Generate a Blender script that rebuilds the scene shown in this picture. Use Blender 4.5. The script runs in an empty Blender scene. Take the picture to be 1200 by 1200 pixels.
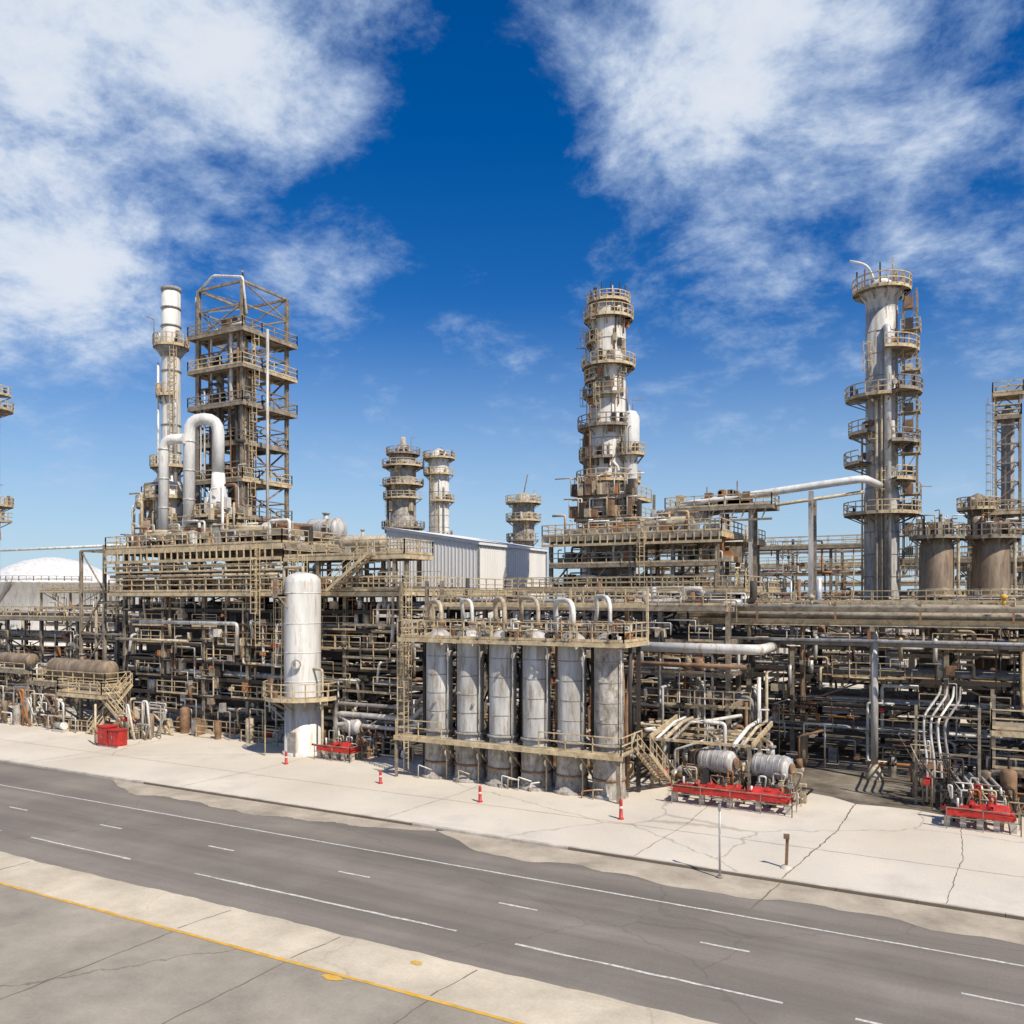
import bpy, math, random
from mathutils import Vector
R=random.Random(11)
S=bpy.context.scene
rad=math.radians

# ---------------------------------------------------------------- materials
def mat(name,col,rough=.65,metal=0.,var=.3,scale=1.2,streak=1.,rust=0.,bump=.0,second=(.16,.08,.04)):
    m=bpy.data.materials.new(name); m.use_nodes=True
    nt=m.node_tree; N=nt.nodes; L=nt.links; b=N['Principled BSDF']
    tc=N.new('ShaderNodeTexCoord'); mp=N.new('ShaderNodeMapping'); mp.inputs['Scale'].default_value=(1,1,streak)
    L.new(tc.outputs['Object'],mp.inputs['Vector'])
    n=N.new('ShaderNodeTexNoise'); n.inputs['Scale'].default_value=scale; n.inputs['Detail'].default_value=4; n.inputs['Roughness'].default_value=.65
    L.new(mp.outputs[0],n.inputs['Vector'])
    r=N.new('ShaderNodeValToRGB'); r.color_ramp.elements[0].position=.33; r.color_ramp.elements[1].position=.68
    lo=[c*(1-var) for c in col]; hi=[min(.95,c*(1+var*.45)) for c in col]
    r.color_ramp.elements[0].color=(*lo,1); r.color_ramp.elements[1].color=(*hi,1)
    L.new(n.outputs['Fac'],r.inputs[0]); out=r.outputs[0]
    if rust>0:
        n2=N.new('ShaderNodeTexNoise'); n2.inputs['Scale'].default_value=scale*2.3; n2.inputs['Detail'].default_value=5; n2.inputs['Roughness'].default_value=.72
        L.new(mp.outputs[0],n2.inputs['Vector'])
        mr=N.new('ShaderNodeMapRange'); mr.inputs[1].default_value=.60-rust*.22; mr.inputs[2].default_value=.72-rust*.12; mr.inputs[4].default_value=.9
        L.new(n2.outputs['Fac'],mr.inputs[0])
        mx=N.new('ShaderNodeMixRGB'); mx.inputs[2].default_value=(*second,1)
        L.new(mr.outputs[0],mx.inputs[0]); L.new(out,mx.inputs[1]); out=mx.outputs[0]
    L.new(out,b.inputs['Base Color']); b.inputs['Roughness'].default_value=rough; b.inputs['Metallic'].default_value=metal
    if bump>0:
        bp=N.new('ShaderNodeBump'); bp.inputs['Strength'].default_value=bump; bp.inputs['Distance'].default_value=.05
        L.new(n.outputs['Fac'],bp.inputs['Height']); L.new(bp.outputs[0],b.inputs['Normal'])
    return m
M={}
M['steel']=mat('structural_steel',(.34,.285,.21),.75,rust=.5,var=.45,second=(.16,.10,.06))
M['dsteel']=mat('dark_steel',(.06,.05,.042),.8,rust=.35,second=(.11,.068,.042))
M['rail']=mat('railing_paint',(.63,.50,.30),.65,rust=.45,var=.35,second=(.31,.17,.08))
M['deck']=mat('grating',(.30,.25,.18),.85,rust=.45,second=(.16,.1,.06))
M['alu']=mat('aluminium_cladding',(.66,.64,.60),.45,.25,var=.4,streak=.4,rust=.45,second=(.25,.19,.14))
M['white']=mat('white_pipe_paint',(.80,.77,.69),.5,var=.28,streak=.4,rust=.4,second=(.36,.26,.16))
M['tan']=mat('tan_pipe_paint',(.57,.47,.32),.65,var=.35,rust=.45,second=(.26,.16,.09))
M['grey']=mat('grey_pipe_paint',(.34,.32,.29),.65,var=.4,rust=.45,second=(.17,.11,.07))
M['rust']=mat('rusty_steel',(.29,.17,.095),.85,var=.45,rust=.4,second=(.12,.065,.038))
M['orust']=mat('orange_rust',(.46,.19,.065),.8,var=.4,rust=.3,second=(.22,.10,.04))
M['dark']=mat('dark_pipe',(.05,.043,.038),.75)
M['red']=mat('red_paint',(.60,.035,.025),.5,var=.4,rust=.5,second=(.15,.03,.02))
M['vessel']=mat('vessel_cladding',(.55,.53,.49),.55,.1,var=.42,scale=1.3,streak=.16,rust=.5,bump=.25,second=(.26,.20,.14))
M['wvessel']=mat('white_vessel',(.75,.72,.65),.55,var=.25,scale=.9,streak=.12,rust=.42,bump=.15,second=(.42,.33,.23))
M['stained']=mat('stained_skirt',(.46,.42,.36),.75,var=.5,scale=1.4,streak=.5,rust=.65,bump=.2,second=(.17,.125,.085))
M['duct']=mat('white_duct_cladding',(.76,.74,.69),.5,var=.25,scale=1.,streak=.3,rust=.25,bump=.1,second=(.48,.41,.32))
M['bvessel']=mat('brown_vessel',(.31,.23,.15),.7,var=.45,scale=1.0,streak=.2,rust=.55,bump=.15,second=(.13,.08,.05))
M['conc']=mat('concrete_footing',(.56,.50,.41),.9)
M['ypaint']=mat('yellow_paint',(.72,.40,.04),.8,var=.25,scale=2,rust=.4,second=(.48,.40,.28))
M['wpaint']=mat('worn_white_paint',(.70,.67,.61),.85,var=.2,scale=2.5,rust=.75,second=(.34,.31,.265))

class MB:
    def __init__(s,name,loc=(0,0,0)):
        s.name=name; s.v=[]; s.f=[]; s.m=[]; s.sm=[]; s.mats=[]; s.loc=loc
    def mi(s,k):
        if k not in s.mats: s.mats.append(k)
        return s.mats.index(k)
    def quad(s,pts,k,sm=False):
        n=len(s.v); s.v+= [tuple(p) for p in pts]; s.f.append(tuple(range(n,n+len(pts)))); s.m.append(s.mi(k)); s.sm.append(sm)
    def box(s,x0,y0,z0,x1,y1,z1,k):
        n=len(s.v)
        s.v+=[(x0,y0,z0),(x1,y0,z0),(x1,y1,z0),(x0,y1,z0),(x0,y0,z1),(x1,y0,z1),(x1,y1,z1),(x0,y1,z1)]
        s.f+=[(n,n+3,n+2,n+1),(n+4,n+5,n+6,n+7),(n,n+1,n+5,n+4),(n+1,n+2,n+6,n+5),(n+2,n+3,n+7,n+6),(n+3,n,n+4,n+7)]
        i=s.mi(k); s.m+=[i]*6; s.sm+=[False]*6
    def _frame(s,p,q):
        d=Vector(q)-Vector(p)
        if d.length<1e-6: d=Vector((0,0,1e-3))
        d.normalize(); up=Vector((0,0,1)) if abs(d.z)<.9 else Vector((0,1,0))
        a=d.cross(up).normalized(); b=a.cross(d).normalized(); return a,b
    def beam(s,p,q,w,k,h=None):
        h=h or w; a,b=s._frame(p,q); a=a*(w/2); b=b*(h/2); p=Vector(p);q=Vector(q); n=len(s.v)
        for o in (p,q):
            for t in (-a-b,a-b,a+b,b-a): s.v.append(tuple(o+t))
        s.f+=[(n,n+1,n+2,n+3),(n+7,n+6,n+5,n+4),(n,n+4,n+5,n+1),(n+1,n+5,n+6,n+2),(n+2,n+6,n+7,n+3),(n+3,n+7,n+4,n)]
        i=s.mi(k); s.m+=[i]*6; s.sm+=[False]*6
    def ibeam(s,p,q,w,k):
        a,b=s._frame(p,q); p=Vector(p);q=Vector(q); o=b*(w*.45)
        s.beam(p+o,q+o,w,k,w*.12); s.beam(p-o,q-o,w,k,w*.12); s.beam(p,q,w*.12,k,w*.78)
    def sweep(s,pts,rs,k,n=8,caps=True):
        pts=[Vector(p) for p in pts]; N=len(pts); base=len(s.v)
        d0=(pts[1]-pts[0]).normalized(); a,b=s._frame(pts[0],pts[1])
        for i in range(N):
            if i==0: d=d0
            elif i==N-1: d=(pts[i]-pts[i-1]).normalized()
            else:
                d=((pts[i]-pts[i-1]).normalized()+(pts[i+1]-pts[i]).normalized())
                d=d.normalized() if d.length>1e-5 else d0
            a=(a-d*a.dot(d)); a=a.normalized() if a.length>1e-5 else s._frame((0,0,0),d)[0]
            b=d.cross(a)
            r=rs[i] if isinstance(rs,(list,tuple)) else rs
            for j in range(n):
                t=2*math.pi*j/n; c=pts[i]+a*(r*math.cos(t))+b*(r*math.sin(t)); s.v.append((c.x,c.y,c.z))
        m=s.mi(k)
        for i in range(N-1):
            for j in range(n):
                j2=(j+1)%n; s.f.append((base+i*n+j,base+i*n+j2,base+(i+1)*n+j2,base+(i+1)*n+j)); s.m.append(m); s.sm.append(True)
        if caps:
            s.f.append(tuple(base+j for j in range(n))[::-1]); s.f.append(tuple(base+(N-1)*n+j for j in range(n))); s.m+=[m,m]; s.sm+=[False,False]
    def cyl(s,p,q,r,k,n=10,r2=None):
        s.sweep([p,q],[r,r if r2 is None else r2],k,n)
    def pipe(s,pts,r,k,n=8,bend=None,fl=None):
        bend=bend or r*2.2; P=[Vector(p) for p in pts]; o=[P[0]]
        for i in range(1,len(P)-1):
            d1=(P[i-1]-P[i]); d2=(P[i+1]-P[i]); bb=min(bend,d1.length*.48,d2.length*.48)
            if bb<1e-4: continue
            A=P[i]+d1.normalized()*bb; B=P[i]+d2.normalized()*bb
            for t in (0,.25,.5,.75,1): o.append(A*(1-t)**2+P[i]*2*t*(1-t)+B*t*t)
        o.append(P[-1]); s.sweep(o,r,k,n)
    def lathe(s,cx,cy,prof,k,n=24):
        base=len(s.v); m=s.mi(k)
        for r,z in prof:
            for j in range(n):
                t=2*math.pi*j/n; s.v.append((cx+r*math.cos(t),cy+r*math.sin(t),z))
        for i in range(len(prof)-1):
            for j in range(n):
                j2=(j+1)%n; s.f.append((base+i*n+j,base+i*n+j2,base+(i+1)*n+j2,base+(i+1)*n+j)); s.m.append(m); s.sm.append(abs(prof[i][1]-prof[i+1][1])>.04 and abs(prof[i][0]-prof[i+1][0])<abs(prof[i][1]-prof[i+1][1])*4)
        s.f.append(tuple(base+(len(prof)-1)*n+j for j in range(n))); s.m.append(m); s.sm.append(False)
    def rail(s,pts,k='rail',h=1.1,t=.06,post=1.6,toe=True,closed=False):
        P=[Vector(p) for p in pts]
        if closed: P.append(P[0])
        for a,b in zip(P,P[1:]):
            L=(b-a).length; n=max(1,round(L/post))
            for i in range(n+1):
                c=a.lerp(b,i/n); s.beam(c,c+Vector((0,0,h)),t,k)
            for zz in (h,h*.55): s.beam(a+Vector((0,0,zz)),b+Vector((0,0,zz)),t,k)
            if toe: s.beam(a+Vector((0,0,.09)),b+Vector((0,0,.09)),.02,k,.16)
    def deck(s,x0,x1,y0,y1,z,rails='nsew',k='deck',rk='rail',h=1.1,t=.07,fb=.3):
        s.box(x0,y0,z-.08,x1,y1,z,k)
        for (p,q,c) in (((x0,y0),(x1,y0),'s'),((x1,y0),(x1,y1),'e'),((x1,y1),(x0,y1),'n'),((x0,y1),(x0,y0),'w')):
            s.beam((*p,z-.09-fb/2),(*q,z-.09-fb/2),.14,rk if R.random()<.5 else 'steel',fb)
            if c in rails: s.rail([(*p,z),(*q,z)],rk,h,t)
    def ringplat(s,cx,cy,z,ri,ro,a0=0,a1=360,k='deck',rk='rail',t=.07,h=1.1):
        n=max(3,int(abs(a1-a0)/18)); A=[rad(a0+(a1-a0)*i/n) for i in range(n+1)]
        P=lambda r,a,zz:(cx+r*math.cos(a),cy+r*math.sin(a),zz)
        for a,b in zip(A,A[1:]):
            s.quad([P(ri,a,z),P(ro,a,z),P(ro,b,z),P(ri,b,z)],k)
            s.quad([P(ri,b,z-.12),P(ro,b,z-.12),P(ro,a,z-.12),P(ri,a,z-.12)],k)
            s.quad([P(ro,a,z-.22),P(ro,b,z-.22),P(ro,b,z+.1),P(ro,a,z+.1)],rk)
            s.beam(P(ro,a,z),P(ro,a,z+h),t,rk)
            for zz in (h*.5,h): s.beam(P(ro,a,z+zz),P(ro,b,z+zz),t,rk)
        for a in A[::2]:
            s.beam(P(ri,a,z-1.0),P(ro*.97,a,z-.15),.1,'steel'); s.beam(P(ri,a,z-.2),P(ro*.97,a,z-.2),.1,'steel')
        for q in range(int(abs(a1-a0)/50)):
            a=rad(R.uniform(a0,a1)); r=ri+(ro-ri)*R.uniform(.3,.8); x,y,_=P(r,a,0); hh=R.uniform(.5,1.5)
            s.box(x-.15,y-.15,z,x+.15,y+.15,z+hh,R.choice(['tan','rust','dsteel','white','grey','dark']))
        if abs(a1-a0)>200 and R.random()<.6:
            a=rad(R.uniform(a0,a1)); s.pipe([P(ro,a,z),P(ro,a,z+2.6),P(ro+1,a+.15,z+2.6)],.05,'steel',6)
    def ladder(s,x,y,z0,z1,ang=0,cage=True,k='rail',w=.5):
        ca,sa=math.cos(rad(ang)),math.sin(rad(ang)); tx,ty=-sa*w/2,ca*w/2
        for sg in (1,-1): s.beam((x+tx*sg,y+ty*sg,z0),(x+tx*sg,y+ty*sg,z1),.06,k)
        z=z0+.3
        while z<z1: s.beam((x-tx,y-ty,z),(x+tx,y+ty,z),.035,k); z+=.35
        if cage:
            z=z0+2.2; o=.75
            pts=lambda z:[(x-tx,y-ty,z),(x-tx*1.4+ca*o*.6,y-ty*1.4+sa*o*.6,z),(x+ca*o,y+sa*o,z),(x+tx*1.4+ca*o*.6,y+ty*1.4+sa*o*.6,z),(x+tx,y+ty,z)]
            while z<z1:
                p=pts(z)
                for a,b in zip(p,p[1:]): s.beam(a,b,.05,k)
                z+=.9
            for a,b in list(zip(pts(z0+2.2),pts(z1)))[1:4]: s.beam(a,b,.04,k)
    def stairs(s,p,q,w,k='rail'):
        p=Vector(p);q=Vector(q); d=q-p; hd=Vector((d.x,d.y,0)).normalized(); sd=Vector((-hd.y,hd.x,0))*(w/2)
        for sg in (1,-1):
            s.beam(p+sd*sg,q+sd*sg,.08,k,.25)
            for zz in (.55,1.05): s.beam(p+sd*sg+Vector((0,0,zz)),q+sd*sg+Vector((0,0,zz)),.055,k)
            n=max(2,int(d.length/1.3))
            for i in range(n+1):
                c=p.lerp(q,i/n)+sd*sg; s.beam(c,c+Vector((0,0,1.05)),.055,k)
        n=max(2,int(abs(d.z)/.22))
        for i in range(n):
            c=p.lerp(q,(i+.5)/n); s.beam(c-sd,c+sd,.24,'deck',.04)
    def valve(s,x,y,z,r,ax='z'):
        k=R.choice(['dark','orust','tan','grey','red'] if R.random()<.35 else ['dark','grey','rust','dsteel'])
        d={'x':(1,0,0),'y':(0,1,0),'z':(0,0,1)}[ax]; d=Vector(d); c=Vector((x,y,z)); r=min(r,.2)
        s.cyl(c-d*r*1.6,c-d*r*1.1,r*1.55,k,8); s.cyl(c+d*r*1.1,c+d*r*1.6,r*1.55,k,8); s.cyl(c-d*r*1.1,c+d*r*1.1,r*1.2,k,8)
        u=Vector((0,0,1)) if ax!='z' else Vector((0,-1,0))
        s.cyl(c,c+u*r*4,r*.35,k,6); s.cyl(c+u*r*4,c+u*r*4.3,r*1.5,k,8)
    def hdrum(s,p,q,r,k,n=20,saddles=True,bands=True):
        p=Vector(p);q=Vector(q);d=(q-p).normalized(); L=(q-p).length
        pts=[];rs=[]
        for t in (0,.3,.6,.85,1): pts.append(p-d*(r*.5*(1-t)) ); rs.append(r*math.sqrt(max(0.004,1-(1-t)**2)))
        for t in (1,.85,.6,.3,0): pts.append(q+d*(r*.5*(1-t)) ); rs.append(r*math.sqrt(max(0.004,1-(1-t)**2)))
        s.sweep(pts,rs,k,n)
        if bands:
            m=max(2,int(L/1.6))
            for i in range(m+1):
                c=p.lerp(q,i/m); s.cyl(c-d*.03,c+d*.03,r*1.02,'grey',n)
        if saddles:
            for t in (.2,.8):
                c=p.lerp(q,t); s.box(c.x-.25,c.y-r*.8,max(0,c.z-r-.9),c.x+.25,c.y+r*.8,c.z-r*.55,'conc')
        c=p.lerp(q,.5); s.cyl(c,c+Vector((0,0,r+.45)),r*.22,k,10); s.cyl(c+Vector((0,0,r+.4)),c+Vector((0,0,r+.52)),r*.34,'grey',10)
    def done(s):
        me=bpy.data.meshes.new(s.name); lx,ly,lz=s.loc
        me.from_pydata([(a-lx,b-ly,c-lz) for a,b,c in s.v],[],s.f)
        me.polygons.foreach_set('material_index',s.m); me.polygons.foreach_set('use_smooth',s.sm)
        for k in s.mats: me.materials.append(M[k])
        me.update(); o=bpy.data.objects.new(s.name,me); o.location=s.loc; S.collection.objects.link(o); return o

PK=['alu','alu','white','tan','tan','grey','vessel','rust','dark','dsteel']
PD=['grey','rust','dark','dark','dsteel','dsteel','grey','vessel','tan','rust']  # darker picks for pipes deep in a rack, interior shade put into colour
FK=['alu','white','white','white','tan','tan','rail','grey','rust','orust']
BX=['rust','grey','tan','dsteel','white','dark','steel','rust','tan','orust']
def rp(): return R.choice(PK)

def rack(b,x0,x1,y0,y1,levels,dx=5.5,rows=2,npl=7,nv=20,top_rail=True,skel='steel',cw=.32,fine=30,braces=.25,cross=3,zb=0):  # skel in dark steel paints interior shade onto the frame
    nx=max(1,round((x1-x0)/dx)); xs=[x0+(x1-x0)*i/nx for i in range(nx+1)]
    ys=[y0+(y1-y0)*i/(rows-1) for i in range(rows)]; zt=levels[-1]
    for x in xs:
        for y in ys:
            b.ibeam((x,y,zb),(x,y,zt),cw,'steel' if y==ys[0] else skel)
            if zb==0: b.box(x-.4,y-.4,0,x+.4,y+.4,.35,'conc')
        for z in levels: b.beam((x,y0-.3,z-.02),(x,y1+.3,z-.02),.22,skel,.34)
    for y in ys:
        for z in levels: b.beam((x0-.3,y,z-.05),(x1+.3,y,z-.05),.2,skel,.3)
        for i in range(nx):
            for za,zc in zip([zb+.3]+levels,levels):
                if R.random()<braces:
                    if R.random()<.5: b.beam((xs[i],y,za),(xs[i+1],y,zc),.12,skel)
                    else: b.beam((xs[i+1],y,za),(xs[i],y,zc),.12,skel)
    for z in levels:
        for i in range(npl):
            r=R.choice([.05,.06,.08,.1,.12,.16,.2,.26]); y=y0+.3+(y1-y0-.6)*(i+R.random()*.8)/npl
            a,c=x0-.6,x1+.6
            if R.random()<.45:
                a=R.uniform(x0,x0+(x1-x0)*.5); c=a+R.uniform(.3,.9)*(x1-a)+2
                c=min(c,x1+.6)
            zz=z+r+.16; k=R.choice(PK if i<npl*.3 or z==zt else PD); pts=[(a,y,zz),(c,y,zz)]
            if R.random()<.6: pts=[(a,y,zz+R.choice([-1,1])*R.uniform(.8,2.2))]+pts
            if R.random()<.6: pts=pts+[(c,y,max(.4,zz+R.choice([-1.5,1])*R.uniform(.8,2.6)))]
            if R.random()<.3 and c-a>6:
                m=R.uniform(a+2,c-3)
                pts=[(a,y,zz),(m,y,zz),(m,y,zz+.9),(m+1.4,y,zz+.9),(m+1.4,y,zz),(c,y,zz)]
            b.pipe(pts,r,k,8 if r>.1 else 6)
            for _ in range(R.choice([0,1,1,2])): b.valve(R.uniform(a,c),y,zz,max(.1,r*.9),'x')
        for i in range(cross):
            r=R.choice([.07,.1,.14]); x=R.uniform(x0,x1); b.pipe([(x,y0-R.uniform(.1,.8),z-.9),(x,y0-.5,z+r+.5),(x,y1,z+r+.5)],r,rp())
    for i in range(nv):
        x=R.uniform(x0,x1); y=R.choice([y0-.25,y0+.4,R.uniform(y0,y1)]); r=R.choice([.04,.05,.07,.1,.13])
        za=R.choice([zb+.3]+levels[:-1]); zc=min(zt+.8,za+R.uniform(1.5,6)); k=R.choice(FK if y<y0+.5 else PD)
        t=R.uniform(.6,2.5)*R.choice([-1,1])
        b.pipe([(x-t,y,za),(x,y,za),(x,y,zc),(x+t*R.choice([-1,1,.5]),y,zc)],r,k,7)
        if R.random()<.6: b.valve(x,y,(za+zc)/2,max(.1,r),'z')
    for i in range(fine):
        x=R.uniform(x0,x1-1); z=R.choice(levels+[zb+.2]); y=y0-R.uniform(0,.4); c=R.random(); k=R.choice(FK)
        if c<.35:
            l=R.uniform(1,4); zz=z+R.uniform(.3,1.8); b.pipe([(x,y,zz),(x+l,y,zz),(x+l,y,zz-R.uniform(.5,1.6))],R.choice([.03,.04,.06]),k,5)
        elif c<.6:
            w=R.uniform(.2,.7); h=R.uniform(.3,1.0); zz=z+R.uniform(.1,.9); b.box(x,y-.15,zz,x+w,y+.3,zz+h,R.choice(BX)); b.beam((x+w/2,y+.1,z),(x+w/2,y+.1,zz),.07,'steel')
        elif c<.82:
            b.rail([(x,y,z),(x+R.uniform(1.5,5),y,z)],'rail',t=.055)
        else:
            b.cyl((x,y+.5,z+.2),(x,y+.5,z+R.uniform(.9,1.7)),R.uniform(.15,.35),rp(),12)
    if top_rail: b.deck(x0,x1,y0-.5,y0+.7,zt+.25,'ns')

def ground_clutter(b,x0,x1,y0,y1,n):
    for i in range(n):
        x=R.uniform(x0,x1);y=R.uniform(y0,y1);c=R.random()
        if c<.3:
            k=rp(); b.box(x-.8,y-.3,0,x+.8,y+.3,.3,'conc'); b.cyl((x-.7,y,.65),(x+.1,y,.65),.26,R.choice(['grey','tan','red','rust','orust']),12); b.cyl((x+.1,y,.65),(x+.35,y,.65),.1,'dark',8); b.cyl((x+.35,y,.65),(x+.7,y,.65),.33,k,12); b.pipe([(x+.5,y,.8),(x+.5,y,R.uniform(1.6,3)),(x+.5+R.uniform(-2,2),y,3)],.08,k)
        elif c<.42:
            h=R.uniform(1.2,2.6); r=R.uniform(.25,.45); k=R.choice(['stained','tan','bvessel','rust'])
            b.lathe(x,y,[(r*.9,0),(r*.9,.5),(r,.55),(r,h),(r*.85,h+r*.25),(r*.4,h+r*.45),(.01,h+r*.5)],k,14); b.pipe([(x,y,h),(x,y,h+.9),(x+1.4,y,h+.9),(x+1.4,y,.2)],.06,rp())
        elif c<.7:
            l=R.uniform(1.5,4); z=R.uniform(.4,1.6); b.pipe([(x,y,0),(x,y,z),(x+l,y,z),(x+l,y,0)],R.choice([.05,.07,.1]),R.choice(FK)); b.valve(x+l/2,y,z,.13,'x')
        elif c<.82:
            w=R.uniform(.4,.8);h=R.uniform(.9,1.7); b.box(x,y,.15,x+w,y+.5,h,R.choice(['rust','grey','tan','dsteel'])); b.box(x+.05,y-.03,.25,x+w-.05,y-.002,h-.08,'grey'); b.box(x-.05,y-.05,0,x+w+.05,y+.55,.15,'conc')
        else:
            l=R.uniform(2,4); b.rail([(x,y,0),(x+l,y,0)],'rail')

# ---------------------------------------------------------------- ground & road
def surf(name,col,sc=.25,var=.25,fine=.12,cracks=0,crack_scale=.12,dust=None,dustamt=.5,rough=.9,streakx=1.,dsc=.6):
    m=bpy.data.materials.new(name); m.use_nodes=True; nt=m.node_tree;N=nt.nodes;L=nt.links;b=N['Principled BSDF']
    tc=N.new('ShaderNodeTexCoord'); mp=N.new('ShaderNodeMapping'); mp.inputs['Scale'].default_value=(streakx,1,1); L.new(tc.outputs['Object'],mp.inputs['Vector'])
    def noise(s,d,vec=None):
        n=N.new('ShaderNodeTexNoise'); n.inputs['Scale'].default_value=s; n.inputs['Detail'].default_value=d; n.inputs['Roughness'].default_value=.62; L.new(vec or mp.outputs[0],n.inputs['Vector']); return n
    n=noise(sc,7); r=N.new('ShaderNodeMapRange'); r.inputs[1].default_value=.3; r.inputs[2].default_value=.7; r.inputs[3].default_value=1-var; r.inputs[4].default_value=1+var*.5; L.new(n.outputs['Fac'],r.inputs[0])
    n2=noise(9,5,tc.outputs['Object']); r2=N.new('ShaderNodeMapRange'); r2.inputs[3].default_value=1-fine*2; r2.inputs[4].default_value=1+fine*2; L.new(n2.outputs['Fac'],r2.inputs[0])
    mu=N.new('ShaderNodeMath'); mu.operation='MULTIPLY'; L.new(r.outputs[0],mu.inputs[0]); L.new(r2.outputs[0],mu.inputs[1])
    base=N.new('ShaderNodeRGB'); base.outputs[0].default_value=(*col,1); src=base.outputs[0]
    if dust:
        n3=noise(sc*dsc,6,tc.outputs['Object']); r3=N.new('ShaderNodeMapRange'); r3.inputs[1].default_value=.45; r3.inputs[2].default_value=.7; r3.inputs[4].default_value=dustamt; L.new(n3.outputs['Fac'],r3.inputs[0])
        mx=N.new('ShaderNodeMixRGB'); L.new(r3.outputs[0],mx.inputs[0]); L.new(src,mx.inputs[1]); mx.inputs[2].default_value=(*dust,1); src=mx.outputs[0]
    vm=N.new('ShaderNodeVectorMath'); vm.operation='SCALE'; L.new(src,vm.inputs[0]); L.new(mu.outputs[0],vm.inputs['Scale']); src=vm.outputs[0]
    if cracks:
        nd=noise(.5,4,tc.outputs['Object']); ad=N.new('ShaderNodeVectorMath'); ad.operation='MULTIPLY_ADD'; ad.inputs[1].default_value=(1.6,1.6,0); L.new(nd.outputs['Color'],ad.inputs[0]); L.new(tc.outputs['Object'],ad.inputs[2])
        v=N.new('ShaderNodeTexVoronoi'); v.feature='DISTANCE_TO_EDGE'; v.inputs['Scale'].default_value=crack_scale; L.new(ad.outputs[0],v.inputs['Vector'])
        r4=N.new('ShaderNodeMapRange'); r4.inputs[1].default_value=.0006; r4.inputs[2].default_value=.003; r4.inputs[3].default_value=1-cracks; r4.inputs[4].default_value=1; L.new(v.outputs['Distance'],r4.inputs[0])
        vm2=N.new('ShaderNodeVectorMath'); vm2.operation='SCALE'; L.new(src,vm2.inputs[0]); L.new(r4.outputs[0],vm2.inputs['Scale']); src=vm2.outputs[0]
    L.new(src,b.inputs['Base Color']); b.inputs['Roughness'].default_value=rough; b.inputs['Specular IOR Level'].default_value=.25
    bp=N.new('ShaderNodeBump'); bp.inputs['Strength'].default_value=.25; bp.inputs['Distance'].default_value=.02; L.new(n2.outputs['Fac'],bp.inputs['Height']); L.new(bp.outputs[0],b.inputs['Normal'])
    return m
M['ground']=surf('ground_sandy',(.52,.45,.36),.06,.25,.1,dust=(.42,.36,.28))
M['asphalt']=surf('road_asphalt',(.215,.186,.155),.55,.30,.10,cracks=.15,crack_scale=.05,dust=(.30,.265,.22),dustamt=.7,streakx=.06,dsc=.3)
M['pad']=surf('pad_concrete',(.68,.61,.50),.3,.20,.08,cracks=.3,crack_scale=.035,dust=(.54,.47,.365),dustamt=.8,dsc=.5)
M['verge']=surf('verge_concrete',(.64,.55,.41),.4,.25,.1,cracks=.15,crack_scale=.08,dust=(.50,.42,.305),dustamt=.8)
M['near']=surf('near_concrete',(.335,.295,.235),.4,.28,.1,cracks=.35,crack_scale=.045,dust=(.44,.38,.29),dustamt=.7,dsc=.4)
M['dust']=surf('dust_deposit',(.46,.39,.295),.5,.35,.12)
M['joint']=surf('joint_filler',(.20,.16,.115),.3,.3,.1)  # joints and cracks, also the painted shade line on the kerb
M['stain']=surf('oil_stain',(.14,.115,.085),.35,.5,.1,dust=(.40,.35,.27),dustamt=.9)  # oily dirt, darkened further as painted shade under the racks
def sheet(b,x0,x1,y0,y1,z,k): b.quad([(x0,y0,z),(x1,y0,z),(x1,y1,z),(x0,y1,z)],k)
g=MB('ground'); sheet(g,-4000,4000,-500,6000,-.02,'ground'); g.done()
g=MB('road'); sheet(g,-400,200,23.7,36.9,0,'asphalt'); g.done()
g=MB('pavement'); sheet(g,-400,200,21.2,23.7,.004,'verge'); sheet(g,-400,200,-20,21.2,.002,'near')
def wavy(b,x0,x1,y0,y1,z,k,amp,st=.7):
    xs=[];x=x0
    while x<x1: xs.append(x); x+=st*R.uniform(.6,1.4)
    xs.append(x1); ph=[R.uniform(0,6) for _ in range(4)]
    top=[(x,y1+amp*(.5*math.sin(x*.35+ph[0])+.3*math.sin(x*1.1+ph[1])+.3*math.sin(x*2.9+ph[2])+R.uniform(-.25,.25)),z) for x in xs]
    for i in range(len(xs)-1): b.quad([(xs[i],y0,z),(xs[i+1],y0,z),top[i+1],top[i]],k)
wavy(g,-60,30,23.7,23.82,.006,'verge',.08,.3)
def crack(b,pts,w,z,k='joint'):
    P=[Vector((*p,z)) for p in pts]; o=[P[0]]
    for a,c in zip(P,P[1:]):
        n=max(2,int((c-a).length/.35)); pr=Vector((-(c-a).y,(c-a).x,0)).normalized()
        for i in range(1,n+1): o.append(a.lerp(c,i/n)+pr*R.uniform(-.04,.04))
    for a,c in zip(o,o[1:]):
        pr=Vector((-(c-a).y,(c-a).x,0)).normalized()*w*R.uniform(.25,.6); b.quad([a-pr,c-pr,c+pr,a+pr],k)
for x in (-25.6,-20.2,-14.6,-3.8): crack(g,[(x,14),(x+.3,21.1)],.05,.009); crack(g,[(x+.2,21.4),(x+.5,23.6)],.05,.010)
for x in (-38,-55): crack(g,[(x,14),(x+.3,23.6)],.05,.010)
g.done()
g=MB('yellow_road_line'); 
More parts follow.
